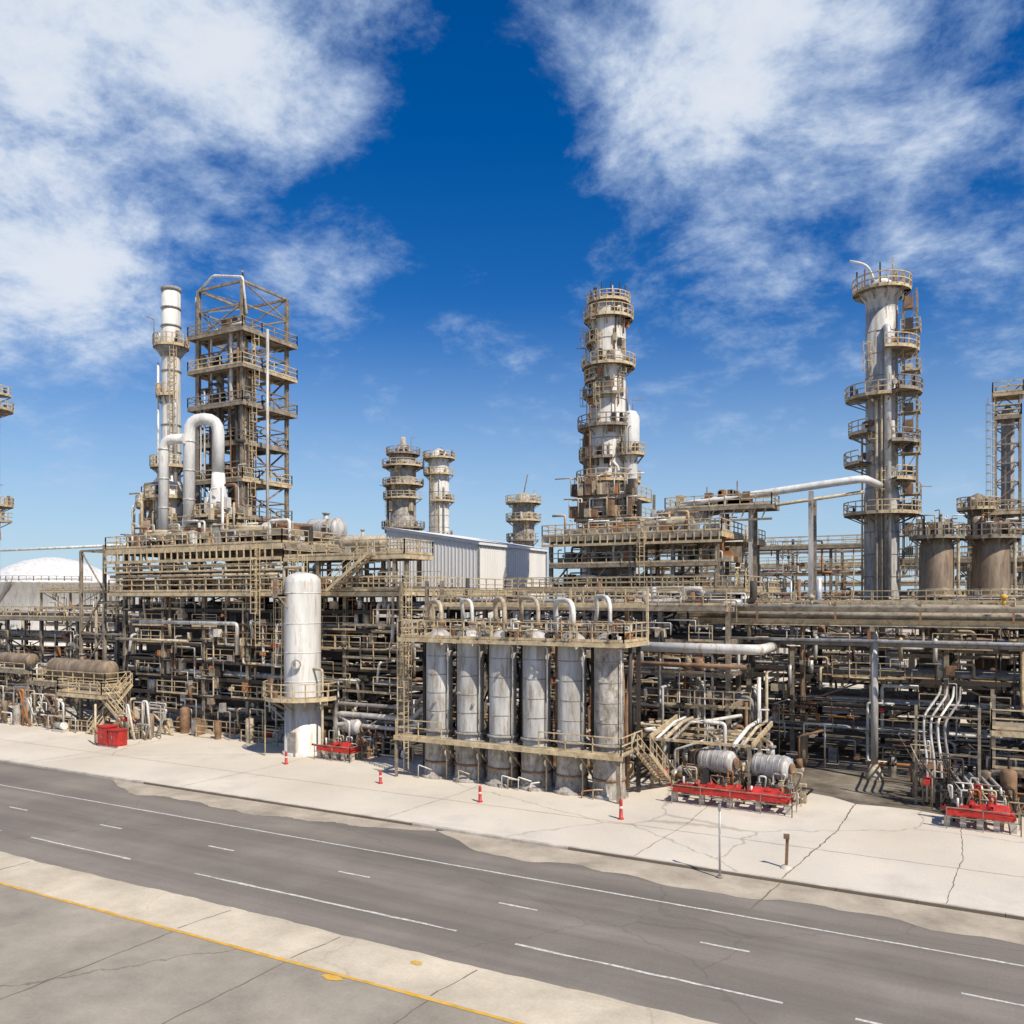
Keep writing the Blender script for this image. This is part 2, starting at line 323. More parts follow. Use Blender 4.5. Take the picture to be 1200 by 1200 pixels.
def pline(b,x0,x1,y,w,z,k,jit=.015):
    x=x0; a=y+R.uniform(-jit,jit); c=y+w+R.uniform(-jit,jit)
    while x<x1:
        nx=min(x1,x+R.uniform(.4,1.)); a2=y+R.uniform(-jit,jit); c2=y+w+R.uniform(-jit,jit)
        b.quad([(x,a,z),(nx,a2,z),(nx,c2,z),(x,c,z)],k); x,a,c=nx,a2,c2
pline(g,-120,40,21.12,.16,.014,'ypaint',.02)
def splat(b,x,y,rx,ry,z,k):
    b.quad([(x+rx*R.uniform(.6,1.15)*math.cos(t*math.pi/7),y+ry*R.uniform(.6,1.15)*math.sin(t*math.pi/7),z) for t in range(14)],k)
splat(g,-17.8,20.95,.42,.2,.018,'ypaint'); splat(g,-16.1,23.1,.24,.16,.018,'ypaint'); g.done()
g=MB('lane_marking')
x=-96.0
while x<40: pline(g,x-.85,x+.85,29.15,.12,.006,'wpaint'); x+=8.04
for a,c in ((-90,-44),(-41.5,-34),(-29.8,-16.4),(-14,-5),(-3,30)): pline(g,a,c,25.95,.12,.006,'wpaint',.03)
pline(g,-120,30,32.3,.11,.006,'wpaint',.02)
g.done()
g=MB('dust_strip')
for a,c,d in ((-50,-24,2.0),(-24.5,40,2.3)):
    xs=[a+(c-a)*i/120 for i in range(121)]; p1,p2=R.uniform(0,6),R.uniform(0,6)
    ed=[36.88-d*max(.03,min(1,max(0,(x-a)/5)**.8,max(0,(c-x)/7)**.8 if c<30 else 1))*(1+.14*math.sin(x*.6+p1)+.07*math.sin(x*1.9+p2)+R.uniform(-.04,.04)) for x in xs]
    for i in range(120): g.quad([(xs[i],ed[i],.008),(xs[i+1],ed[i+1],.008),(xs[i+1],36.88,.008),(xs[i],36.88,.008)],'dust')
g.done()
g=MB('kerb')
x=-140.0
while x<60:
    g.box(x,36.985,-.01,x+2.98,37.15,.12,'conc'); g.box(x,36.9,-.01,x+2.98,36.98,.112,'joint' if (-48<x<-27 or -20<x<30) else 'conc'); x+=3.0  # dark front strip paints the kerb's shaded face on some stretches
g.done()
g=MB('concrete_pad'); g.box(-400,37.16,-.015,200,140,.1,'pad')
for x in (-60,-44,-28,-13.8,-1): crack(g,[(x,37.2),(x+.5,44),(x+.3,52)],.04,.106)
crack(g,[(-80,42.4),(-40,42.1),(-20,42.3),(20,42.2)],.035,.107)
crack(g,[(-7.6,33.3),(-7.2,36.8)],.06,.012); crack(g,[(-7.2,37.2),(-6.2,46),(-6,57)],.07,.108)
g.done()
g=MB('stained_pavement');  # dark sheet below the racks: painted shade together with oily dirt
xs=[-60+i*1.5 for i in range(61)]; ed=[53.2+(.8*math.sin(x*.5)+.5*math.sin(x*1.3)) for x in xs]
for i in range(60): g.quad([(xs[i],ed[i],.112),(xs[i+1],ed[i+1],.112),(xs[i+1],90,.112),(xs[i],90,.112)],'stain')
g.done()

# ---------------------------------------------------------------- six columns
b=MB('adsorber_column_bank',(-25.3,47.7,0))
cx=[-31.4+2.42*i for i in range(6)]
for i,x in enumerate(cx):
    y=47.7; k='vessel' if i<5 else 'stained'
    b.lathe(x,y,[(1.18,.1),(1.18,.28),(1.06,.3),(.97,1.0),(.97,2.5),(.9,2.75)],'stained',24)
    b.lathe(x,y,[(.88,2.7),(.88,9.2),(.76,9.55),(.45,9.8),(.12,9.9)],k,28)
    for z in (3.3,4.5,5.7,6.9,8.1,9.0): b.lathe(x,y,[(.885,z),(.9,z+.01),(.9,z+.06),(.885,z+.07)],'grey',28)
    b.lathe(x,y,[(.9,3.1),(1.02,3.11),(1.02,3.26),(.9,3.27)],'grey',28)
    b.lathe(x,y,[(.95,1.1),(1.03,1.12),(1.03,1.25),(.95,1.26)],'rust',24)
    t=[-1.9,-1.7,-1.5,-2.0,-1.9,-1.5][i]; zt=11.7+[.0,.1,.2,.25,.1,.35][i]
    b.pipe([(x,y+.2,9.8),(x,y+.2,zt),(x+t,y+1.5,zt),(x+t,y+1.8,zt-.7 if i%2 else 10.4),(x+t-.4,y+2.4,10.2)],.13 if i%2 else .16,'tan' if i in(0,2,3) else 'white',12,bend=.85)
    b.cyl((x,y+.2,10.2),(x,y+.2,10.35),.3,'rust',12)
    b.pipe([(x+1.05,y-.75,.1),(x+1.05,y-.75,2.4)],.05,'tan')
    b.pipe([(x+.98,y-.5,3.1),(x+.98,y-.5,8.9),(x+.6,y-.3,8.9)],.05,'white',6)
    b.pipe([(x+1.2,y+.4,3.1),(x+1.2,y+.4,9.2)],.12,R.choice(['rust','dark','dsteel']),8)
    for q in range(2): 
        zz=R.uniform(3.6,8.5); an=R.uniform(-2.4,-.8); b.cyl((x,y,zz),(x+1.1*math.cos(an),y+1.1*math.sin(an),zz),.1,'grey',8)
b.box(-33.8,46.1,2.72,-17.9,46.75,2.82,'deck'); b.box(-33.8,48.6,2.72,-17.9,49.6,2.82,'deck')
b.beam((-33.9,46.05,2.72),(-17.8,46.05,2.72),.16,'rail',.3)
for j,x in enumerate([-33.8]+[c+1.21 for c in cx]):
    b.box(x-.2,46.75,2.73,x+.2,48.6,2.81,'deck'); b.ibeam((x,49.5,.1),(x,49.5,9.0),.22,'dsteel')
    if j in (0,6): b.ibeam((x,46.15,.1),(x,46.15,2.6),.16,'steel')
    else: b.beam((x,48.5,.8),(x,46.2,2.6),.1,'steel')
b.rail([(-33.8,46.1,2.82),(-30.2,46.1,2.82)]); b.rail([(-23.2,46.1,2.82),(-17.9,46.1,2.82),(-17.9,49.6,2.82)],h=1.05)
b.box(-33.6,46.3,9.28,-17.8,46.85,9.36,'deck'); b.box(-33.6,48.5,9.28,-17.8,50.3,9.36,'deck')
for x in [-33.4]+[c+1.21 for c in cx]: b.box(x-.25,46.85,9.27,x+.25,48.5,9.35,'deck')
b.beam((-33.7,46.25,9.2),(-17.7,46.25,9.2),.14,'rail',.26); b.beam((-17.75,46.2,9.2),(-17.75,50.3,9.2),.14,'rail',.26)
b.rail([(-33.6,46.3,9.36),(-17.8,46.3,9.36),(-17.8,50.3,9.36),(-33.6,50.3,9.36)],post=1.0,closed=True)
for i in range(44):
    x=R.uniform(-33,-18.2); y=R.choice([46.6,48.9,49.6]); h=R.uniform(.4,1.5); b.pipe([(x,y,9.3),(x,y,9.3+h),(x+R.uniform(-1,1),y,9.3+h)],R.choice([.04,.05,.07]),R.choice(FK),6)
    if i%2: b.valve(x,y,9.7,.12,'z')
    if i%3==0: b.box(x,y,9.36,x+R.uniform(.2,.5),y+.3,9.36+R.uniform(.3,.9),R.choice(BX))
b.rail([(-33.6,50.3,11.5),(-17.8,50.3,11.5)],post=1.4); b.beam((-33.6,50.3,11.45),(-17.8,50.3,11.45),.15,'rail',.2)
for x in (-33.6,-28.5,-23,-17.8): b.beam((x,50.3,9.3),(x,50.3,12.6),.14,'rail')
b.ladder(-33.9,47.4,.1,10.5,180); b.stairs((-17.2,52.5,.1),(-17.2,48.0,2.8),.8)
for i in range(30):
    x=R.uniform(-33.5,-18.5); b.pipe([(x,49.2,.3),(x,49.2,R.uniform(3,8)),(x+R.uniform(-2,2),49.3,8.2)],R.choice([.07,.1,.16]),R.choice(['dark','rust','grey','dsteel']))
    if i%4==0: b.pipe([(x,46.4,.1),(x,46.4,R.uniform(.5,1.0)),(x+R.uniform(.5,1.2),46.6,.7)],.04,R.choice(FK),6)
b.done()

# ---------------------------------------------------------------- white vessel
b=MB('white_pressure_vessel',(-45.1,49.6,0)); X,Y=-45.1,49.6
b.lathe(X,Y,[(1.5,.1),(1.5,.35),(1.36,.4),(1.36,4.3)],'wvessel',32)
b.lathe(X,Y,[(1.36,4.3),(1.36,13.1),(1.3,13.4),(1.05,13.7),(.6,13.85),(.15,13.9)],'wvessel',36)
for z in (5.6,7.8,10,12.3): b.lathe(X,Y,[(1.365,z),(1.385,z+.01),(1.385,z+.05),(1.365,z+.06)],'white',32)
b.ringplat(X,Y,4.5,1.38,2.9,100,370)
b.box(X-.2,Y-1.45,.12,X+.55,Y-1.33,1.9,'grey')
b.ladder(X-1.45,Y-.6,4.5,13.2,200); b.ladder(X-1.9,Y-2.0,.1,4.5,225,False)
b.ringplat(X,Y,12.2,1.4,2.3,150,260)
b.pipe([(X,Y,13.8),(X,Y,14.3),(X-1.9,Y,14.3),(X-1.9,Y,8),(X-1.9,Y+3,8)],.12,'tan'); b.pipe([(X+1.3,Y-.3,6.6),(X+2.2,Y-.3,6.6),(X+2.2,Y-.3,.6),(X+5,Y-.3,.6)],.1,'tan')
b.cyl((X,Y,7),(X+.7,Y-1.5,7),.28,'wvessel',14); b.cyl((X+.64,Y-1.38,7),(X+.7,Y-1.5,7),.36,'grey',14)
b.done()

# ---------------------------------------------------------------- left process unit
b=MB('process_unit_structure',(-54,60,0))
rack(b,-70,-38.5,53,68,[1.9,3.4,4.9,6.4,7.9,9.4,10.9,12.2],dx=5.2,rows=3,npl=12,nv=60,fine=150,braces=.12,cross=4,skel='dsteel')
b.deck(-71,-37.5,52,69,12.5,'sew',t=.08)
for i in range(5):
    x=-70+i*5
    for y in (53,61,70): b.ibeam((x,y,12.5),(x,y,16.2),.34,'steel')
    if i<4: b.beam((x,53,12.6),(x+2.5,53,16),.14,'steel'); b.beam((x+5,53,12.6),(x+2.5,53,16),.14,'steel')
for x in (-46,-42,-38.5):
    for y in (52.4,55.6): b.ibeam((x,y,12.5),(x,y,15.2),.28,'steel')
b.deck(-71.5,-49.5,52,71,16.5,'sew',t=.08,fb=.45); b.deck(-49.5,-37.5,52.2,56,15.3,'sewn',t=.08)
for i in range(27):
    x=-71.3+i*.8; b.beam((x,51.95,15.2),(x,51.95,16.4),.1,'rail')
b.beam((-71.5,51.9,15.2),(-49.5,51.9,15.2),.14,'rail',.25); b.rail([(-71.5,51.9,14.2),(-49.5,51.9,14.2)],t=.07)
for y,z in ((52.2,13.9),(52.5,14.7)): b.pipe([(-71,y,z),(-50,y,z)],.14,'tan'); b.pipe([(-71,y+.7,z-.5),(-40,y+.7,z-.5)],.1,'rust')
for i,x in enumerate((-68,-62.5,-57,-52.2)):
    b.box(x-2.2,53.2,17.2,x+2.2,58.5,17.7,'steel'); b.lathe(x,55.9,[(1.9,17.7),(1.8,18.1),(1.95,18.3),(1.9,18.3),(1.7,18.1)],'rust' if i%2 else 'tan',20)
    for sx in (-2.0,2.0): b.beam((x+sx,53.4,16.5),(x+sx,53.4,17.2),.15,'steel')
for i in range(90):
    x=R.uniform(-71,-50); y=R.uniform(52.3,60); h=R.uniform(.5,2.4); k=R.choice(FK)
    b.pipe([(x,y,16.5),(x,y,16.5+h),(x+R.uniform(-2,2),y,16.5+h)],R.choice([.05,.07,.1]),k,6)
    if i%3==0: b.valve(x,y,17,.14)
    if i%3==1: b.box(x,y,16.5,x+R.uniform(.3,1),y+.5,16.5+R.uniform(.6,1.9),R.choice(BX))
for i in range(90):
    x=R.uniform(-70,-39); y=R.uniform(52.3,56); h=R.uniform(.6,2.6); k=R.choice(FK)
    b.pipe([(x,y,12.5),(x,y,12.5+h),(x+R.uniform(-2.5,2.5),y,12.5+h)],R.choice([.05,.08,.12]),k,7)
    if i%3==0: b.box(x,y,12.5,x+.6,y+.5,13.5,R.choice(BX))
b.hdrum((-55,62,18.3),(-52,62,18.3),1.1,'vessel'); b.hdrum((-59,60,18.2),(-57,60,18.2),.9,'wvessel')
b.hdrum((-45,54.2,16.4),(-41,54.2,16.4),.5,'tan'); b.pipe([(-52,53.2,16.5),(-52,53.2,18.4),(-49.8,53.2,18.4),(-49.8,53.2,15.4)],.14,'white',10)
for x in (-76.5,-73): 
    for y in (53,57): b.ibeam((x,y,.1),(x,y,17 if x==-73 else 16.5),.26,'steel')
for z in (4.5,8.5,12.5,16.5): b.beam((-76.5,53,z),(-70,53,z),.18,'steel'); b.beam((-76.5,57,z),(-70,57,z),.18,'steel'); b.beam((-76.5,53,z),(-76.5,57,z),.18,'steel')
b.beam((-76.5,53,8.5),(-73,53,12.5),.12,'steel'); b.beam((-73,53,12.5),(-76.5,53,16.5),.12,'steel'); b.beam((-76.5,53,4.5),(-73,53,8.5),.12,'steel')
b.pipe([(-100,54,17),(-70,54,17)],.13,'white'); b.pipe([(-74.5,53.2,.3),(-74.5,53.2,11.5),(-71,53.2,11.5)],.16,'tan')
b.stairs((-44,51.4,12.5),(-40,51.4,15.3),.8); b.ladder(-52,51.8,8.5,16.4,270); b.ladder(-46.8,51.7,5,15.4,270); b.ladder(-47.8,51.7,3,15.4,270)
for z,r,k in ((3.1,.2,'vessel'),(3.9,.14,'grey'),(2.3,.16,'alu')):
    b.pipe([(-43.2,51.2,.8),(-43.2,51.2,z),(-36,51.2,z),(-35.2,51.2,z+.9),(-32.6,51.2,z+.9)],r,k,12,bend=.6)
for x in (-41.5,-37): b.beam((x,51.2,.1),(x,51.2,3.5),.15,'steel')
b.pipe([(-66,51.5,9.8),(-54,51.5,9.8),(-54,51.5,7.2)],.16,'alu',12); b.pipe([(-69.5,51.6,8.2),(-60,51.6,8.2)],.12,'tan')
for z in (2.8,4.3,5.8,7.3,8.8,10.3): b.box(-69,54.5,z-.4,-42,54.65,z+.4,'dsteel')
ground_clutter(b,-68,-47,50.8,53,22); ground_clutter(b,-43,-33,50,53,20)
for x in (-37.5,-35.2,-33.9): b.ibeam((x,51.8,.1),(x,51.8,13.2),.22,'steel')
for z in (4.8,7.4,9.9,12.7): b.beam((-43,51.8,z),(-33.9,51.8,z),.16,'steel'); b.rail([(-40,51.7,z+.08),(-33.9,51.7,z+.08)],toe=False)
b.ladder(-36.6,51.5,.1,13,270)
b.done()

# ---------------------------------------------------------------- lattice reactor tower
b=MB('lattice_reactor_tower',(-71.6,69.2,16)); X,Y=-71.6,69.2; w=3.3
cs=[(X-w,Y-w),(X+w,Y-w),(X+w,Y+w),(X-w,Y+w)]
zs=[16.5,20.5,24.5,28.5,32.5,36.5,40.3]
for c in cs: b.ibeam((*c,12),(*c,45.6),.36,'steel')
for i,z in enumerate(zs):
    for c,d in zip(cs,cs[1:]+cs[:1]):
        b.beam((*c,z),(*d,z),.24,'steel',.34)
        if i<len(zs)-1:
            b.beam((*c,z+2),(*d,z+2),.12,'rust')
            if i%2: b.beam((*c,z),(*d,zs[i+1]),.15,'steel')
            else: b.beam((*d,z),(*c,zs[i+1]),.15,'rust')
    e=w+R.choice([.1,.8,.4])
    if i>0:
        rk='rail' if i in (2,5) else 'steel'
        b.deck(X-e,X+e,Y-e,Y-1.3,z+.15,'sew',t=.09,rk=rk); b.deck(X+1.4,X+e,Y-1.3,Y+e,z+.15,'ne',t=.09,rk=rk)
for c,d in zip(cs,cs[1:]+cs[:1]):
    b.beam((*c,45.6),(*d,45.6),.24,'steel'); b.beam((*c,43.2),(*d,43.2),.16,'steel'); b.beam((*c,40.5),(*d,43.2),.13,'steel'); b.beam((*d,43.2),(*c,45.6),.13,'steel')
b.pipe([(X-w,Y-w,45.6),(X-1,Y-w,46.9),(X+w,Y-w,46.0),(X+w+.6,Y-w,42)],.13,'white'); b.beam((X-w,Y+w,45.6),(X+w,Y-w,46.6),.2,'steel')
b.lathe(X-.2,Y,[(1.5,12),(1.5,24),(1.2,25.2),(1.2,33),(.9,33.8),(.9,38.6),(.3,39.4)],'bvessel',22)
b.lathe(X+1.6,Y-1.6,[(.55,16),(.55,40),(.3,40.6)],'vessel',16); b.lathe(X-1.5,Y-1.9,[(.4,16),(.4,36),(.2,36.5)],'stained',16)
for i in range(38):
    x=X+R.uniform(-3,3); y=Y+R.choice([-3.5,-2.6,-3.1,R.uniform(-2,3)]); za=R.choice(zs[:5]); zc=za+R.uniform(4,16)
    b.pipe([(x-R.uniform(-1.5,1.5),y,za),(x,y,za),(x,y,min(41,zc)),(x+R.uniform(-2,2),y,min(41,zc))],R.choice([.07,.1,.14,.2]),R.choice(['rust','grey','tan','dark','dsteel','vessel','alu','rust']),8)
for z in zs:
    for i in range(13): 
        x=X+R.uniform(-3.2,2.5); y=Y-3.3+R.uniform(0,1.5); b.box(x,y,z+.2,x+R.uniform(.3,1.0),y+.6,z+R.uniform(.6,2.2),R.choice(['rust','tan','dsteel','grey','dark','dsteel','rust']))
for z0,z1 in zip(zs,zs[1:]): b.ladder(X+w+.35,Y-w+R.uniform(0,1.6),z0,z1,0)
b.cyl((X+5.2,Y-1.6,13),(X+5.2,Y-1.6,40.6),.16,'vessel',10); b.cyl((X-w-.9,Y-w+.5,16),(X-w-.9,Y-w+.5,45.2),.16,'vessel',10)
for z in (20,26,32,38): b.beam((X+w,Y-1.6,z),(X+5.2,Y-1.6,z),.12,'steel'); b.beam((X-w,Y-w+.5,z),(X-w-.9,Y-w+.5,z),.1,'steel')
b.done()

b=MB('exhaust_stack',(-78.7,65.4,0)); X,Y=-78.7,65.4
b.lathe(X,Y,[(1.25,.1),(1.25,18),(1.05,24),(1.0,34.6),(1.0,39.5),(.98,46)],'wvessel',22)
b.lathe(X,Y,[(.98,46),(1.08,46.02),(1.08,46.4),(.8,46.4),(.8,45)],'grey',22)
for z in (42,44,37,31,28): b.lathe(X,Y,[(1.0,z),(1.1,z+.02),(1.1,z+.18),(1.0,z+.2)],'grey',22)
b.lathe(X,Y,[(1.0,38.6),(1.7,39.6),(1.7,39.8),(1.0,39.85)],'grey',22); b.ringplat(X,Y,39.9,1.0,1.9); b.ringplat(X,Y,34.4,1.0,1.6,180,330); b.ringplat(X,Y,26.5,1.1,2.2)
b.ladder(X+1.0,Y-.7,27,40,-30); b.pipe([(X-.9,Y-1,20),(X-.9,Y-1,38)],.12,'white'); b.pipe([(X+1.4,Y-.6,18),(X+1.4,Y-.6,33.5),(X,Y,33.5)],.22,'vessel')
for sx,sy in ((-3.2,-2.4),(3.2,-2.4),(0,3)):
    b.beam((X+sx,Y+sy,16.5),(X+sx,Y+sy,22),.3,'white'); b.beam((X+sx,Y+sy,22),(X,Y,27),.22,'white'); b.beam((X+sx,Y+sy,.1),(X+sx,Y+sy,16.5),.3,'steel')
b.ringplat(X,Y,22,1.2,3.6); b.ringplat(X,Y,18.5,1.2,3.2,180,380)
b.done()
b=MB('overhead_duct',(-70.5,62,16))
b.pipe([(-71.3,61.5,16.6),(-71.3,61.5,30.4),(-68.6,62.9,30.4),(-68.6,62.9,24.5)],.6,'duct',18,bend=1.7)
b.pipe([(-73.2,59.9,16.6),(-73.2,59.9,28.2),(-71.0,60.6,28.2)],.5,'duct',18,bend=1.5)
for z in (19,22,25,28): b.cyl((-71.3,61.5,z),(-71.3,61.5,z+.1),.66,'alu',18); b.cyl((-73.2,59.9,z-.9),(-73.2,59.9,z-.8),.56,'alu',18)
b.lathe(-68.6,62.9,[(1.3,16.6),(1.3,20.5),(.75,23.3),(.64,24.8)],'duct',20); b.lathe(-75.6,62.4,[(.3,16.6),(1.5,20.5),(1.5,23),(1.0,24.2),(.1,24.6)],'duct',18)
b.ringplat(-68.6,62.9,20.3,1.3,2.4); b.ringplat(-75.6,62.4,22.6,1.5,2.3)
for i in range(40):
    x=R.choice([R.uniform(-78,-74.2),R.uniform(-70,-64)]); y=R.uniform(60.2,62.5); h=R.uniform(1.5,7); b.pipe([(x,y,16.5),(x,y,16.5+h),(x+R.uniform(-2,2),y,16.5+h)],R.choice([.08,.1,.16]),R.choice(FK+['dark','rust']))
    zz=16.5+R.uniform(0,4.5); b.box(x,y,zz,x+R.uniform(.3,1.1),y+.5,zz+R.uniform(.4,1.6),R.choice(['rust','dsteel','tan','grey','white']))
b.deck(-77.5,-64,60.9,62,19.2,'sew',t=.08); b.deck(-77.5,-74.5,60.6,62,22.6,'sew',t=.08)
for x in (-77.3,-74.8,-69.8,-66.2): b.beam((x,60.9,16.5),(x,60.9,24 if x<-70 else 20),.2,'steel')
b.beam((-77.3,60.9,24),(-74.8,60.9,24),.2,'steel'); b.beam((-77.3,60.9,19.6),(-74.8,60.9,24),.13,'steel')
b.done()

# ---------------------------------------------------------------- far left
b=MB('storage_tank',(-192,123,0))
b.lathe(-191,125,[(14.2,0),(14.2,15.2),(14.5,15.2),(14.5,15.6),(13.5,16.2),(10,18.8),(6,20.5),(2,21.3),(.3,21.4)],'duct',48)
b.rail([(-191+14.4*math.cos(rad(a)),125+14.4*math.sin(rad(a)),15.6) for a in range(180,361,12)],'grey',t=.12,toe=False)
b.stairs((-197,112,0),(-185,111.2,14.9),.9,'grey'); b.done()
b=MB('pipe_rack',(-95,62,0))
rack(b,-122,-78,58,68,[1.8,3.6,5.4,7.4,9.6],dx=6,rows=2,npl=12,nv=50,fine=80,skel='dsteel')
rack(b,-104,-80,50,53,[1.6,3.2,4.8],dx=5,rows=2,npl=6,nv=26,fine=50,top_rail=True); ground_clutter(b,-100,-76,47.5,49.5,22); b.done()
b=MB('horizontal_drum',(-73,50.5,0))
b.hdrum((-77.5,51,5.3),(-69.5,51,5.3),.9,'bvessel',20,saddles=False); b.deck(-78.5,-68,49.4,52,4.1,'sew')
b.hdrum((-84,50,6),(-79.5,50,6),.6,'bvessel',saddles=False)
for x in (-78.4,-75,-71.5,-68.1):
    for y in (49.5,51.9): b.ibeam((x,y,.1),(x,y,4),.2,'steel')
b.stairs((-67.5,47.6,.1),(-67.5,51.5,4.1),.8); b.stairs((-62.5,48.6,.1),(-67.4,48.6,3.6),.8)
b.deck(-72,-66,47.6,49.4,3.6,'sew')
for i in range(34):
    x=R.uniform(-82,-61); y=R.uniform(47.5,51); h=R.uniform(.8,3.6); b.pipe([(x,y,.1),(x,y,h),(x+R.uniform(-2.5,2.5),y,h),(x+1,y,.1)],R.choice([.05,.07,.1]),R.choice(FK)); 
    if i%3==0: b.valve(x,y,h*.6,.12)
ground_clutter(b,-80,-60,47.3,50,22)
b.done()
b=MB('rectifier_column',(-122,70.7,0)); X,Y=-123,70.7
b.lathe(X,Y,[(1.6,.1),(1.6,41),(1.0,42),(.1,42.4)],'vessel',24)
for z,a in ((40.6,250),(38.6,0),(25,0),(22.8,250)): b.ringplat(X,Y,z,1.6,3.3,a,a+(360 if a==0 else 150),t=.1)
b.beam((X+3,Y,22.5),(X+3.2,Y,20),.2,'steel'); b.ladder(X+1.6,Y-1,1,41,-40); b.done()

# ---------------------------------------------------------------- columns
def column(name,X,Y,prof,k,plats,pipes=2,extra=None,rks=('rail','rail','steel')):
    b=MB(name,(X,Y,0)); b.lathe(X,Y,prof,k,28); z1=max(p[1] for p in prof); r=prof[0][0]
    def rr(z):
        for (ra,za),(rb,zb) in zip(prof,prof[1:]):
            if za<=z<=zb and zb>za: return ra+(rb-ra)*(z-za)/(zb-za)
        return prof[-1][0]
    z=3
    while z<z1-1.5: b.lathe(X,Y,[(rr(z),z),(rr(z)+.04,z+.01),(rr(z)+.04,z+.08),(rr(z),z+.09)],'grey',28); z+=2.2
    for z,o,a0,a1 in plats:
        b.ringplat(X,Y,z,rr(z),rr(z)+o,a0,a1,t=.09,rk=R.choice(rks))
        for q in range(3):
            an=rad(R.uniform(a0,a1)); b.cyl((X,Y,z+.9),(X+(rr(z)+.35)*math.cos(an),Y+(rr(z)+.35)*math.sin(an),z+.9),.3,R.choice(['grey','rust']),10)
    ps=sorted(plats)
    for (za,o,a0,a1),(zb,o2,c0,c1) in zip(ps,ps[1:]):
        an=R.uniform(-150,-20); b.ladder(X+(rr(za)+.2)*math.cos(rad(an)),Y+(rr(za)+.2)*math.sin(rad(an)),za,zb+1,an)
    for i in range(pipes):
        an=rad(R.uniform(-170,0)); zt=R.uniform(.5,.85)*z1; rd=r+.3; pr=R.choice([.1,.14,.2])
        b.pipe([(X+rd*math.cos(an),Y+rd*math.sin(an),1),(X+rd*math.cos(an),Y+rd*math.sin(an),zt),(X,Y,zt)],pr,R.choice(['white','rust','tan','grey']),10)
    if extra: extra(b,X,Y,rr)
    return b.done()
def ex0(b,X,Y,rr):
    for z in (24,28,32,36):
        for q in range(6):
            a=rad(R.uniform(-170,10)); x=X+(rr(z)+.3)*math.cos(a); y=Y+(rr(z)+.3)*math.sin(a); b.box(x-.3,y-.3,z,x+.3,y+.3,z+R.uniform(.6,1.8),R.choice(['rust','dsteel','tan','grey','dark']))
column('distillation_column',-94.3,130.9,[(2.7,.1),(2.7,24),(2.4,25),(2.4,37),(2.1,38.5),(1.1,40.3),(.5,40.8),(.5,42)],'stained',[(20,1.2,180,360),(25,1.6,0,360),(30.5,1.3,160,380),(33,1.4,0,360),(36.5,1.5,0,360),(38.8,1.2,0,360)],3,extra=ex0)
column('distillation_column',-88.3,134,[(1.9,.1),(1.9,37.5),(1.3,39.2),(.4,39.8)],'wvessel',[(23,1.2,180,360),(30,1,270,420),(35,1.,160,380),(38,1.3,0,360)],2)
column('distillation_column',-69.8,132.8,[(1.9,.1),(1.9,28.5),(1.2,30),(.2,30.4)],'stained',[(22,1.1,180,360),(25.5,1.2,0,360),(28.6,1.3,0,360)],2,extra=lambda b,X,Y,rr:b.beam((X,Y,30),(X+.8,Y,33.5),.15,'steel'))

# white clad building
M['siding']=mat('ribbed_siding',(.84,.80,.73),.55,.0,var=.08,scale=.4,streak=.15,rust=.1,second=(.55,.5,.43))
M['roofm']=mat('roof_sheet',(.84,.82,.78),.5,var=.1)
par=MB('wall'); x0,x1,y0,y1=-64.5,-51.2,86,104
zf=lambda x:20.6+(18.4-20.6)*(x-x0)/(x1-x0)
par.quad([(x0,y0,0),(x1,y0,0),(x1,y0,zf(x1)),(x0,y0,zf(x0))],'siding'); par.quad([(x1,y0,0),(x1,y1,0),(x1,y1,zf(x1)),(x1,y0,zf(x1))],'siding')
par.quad([(x1,y1,0),(x0,y1,0),(x0,y1,zf(x0)),(x1,y1,zf(x1))],'siding'); par.quad([(x0,y1,0),(x0,y0,0),(x0,y0,zf(x0)),(x0,y1,zf(x0))],'siding')
x=x0+.2
while x<x1-.1: par.box(x,y0-.05,8,x+.12,y0-.002,zf(x)-.15,'siding'); x+=.5
y=y0+.2
while y<y1: par.box(x1+.002,y,8,x1+.06,y+.12,zf(x1)-.1,'siding'); y+=.6
for k in (y0+.05,y1-.1): par.box(x1,k-.1,0,x1+.14,k+.12,zf(x1)-.12,'grey')
par.beam((x0-.2,y0-.2,zf(x0)),(x1+.3,y0-.2,zf(x1)-.04),.14,'roofm',.35); par.beam((x1+.24,y0-.2,zf(x1)-.05),(x1+.24,y1,zf(x1)-.05),.14,'roofm',.35)
wall=par.done()
rf=MB('roof'); rf.quad([(x0-.4,y0-.4,zf(x0)+.22),(x1+.4,y0-.4,zf(x1)+.17),(x1+.4,y1+.4,zf(x1)+.17),(x0-.4,y1+.4,zf(x0)+.22)],'roofm')
dr=MB('door'); dr.box(x1+.1,92,0,x1+.16,96,5,'grey')
e=bpy.data.objects.new('metal_clad_building',None); S.collection.objects.link(e)
for o in (wall,rf.done(),dr.done()): o.parent=e

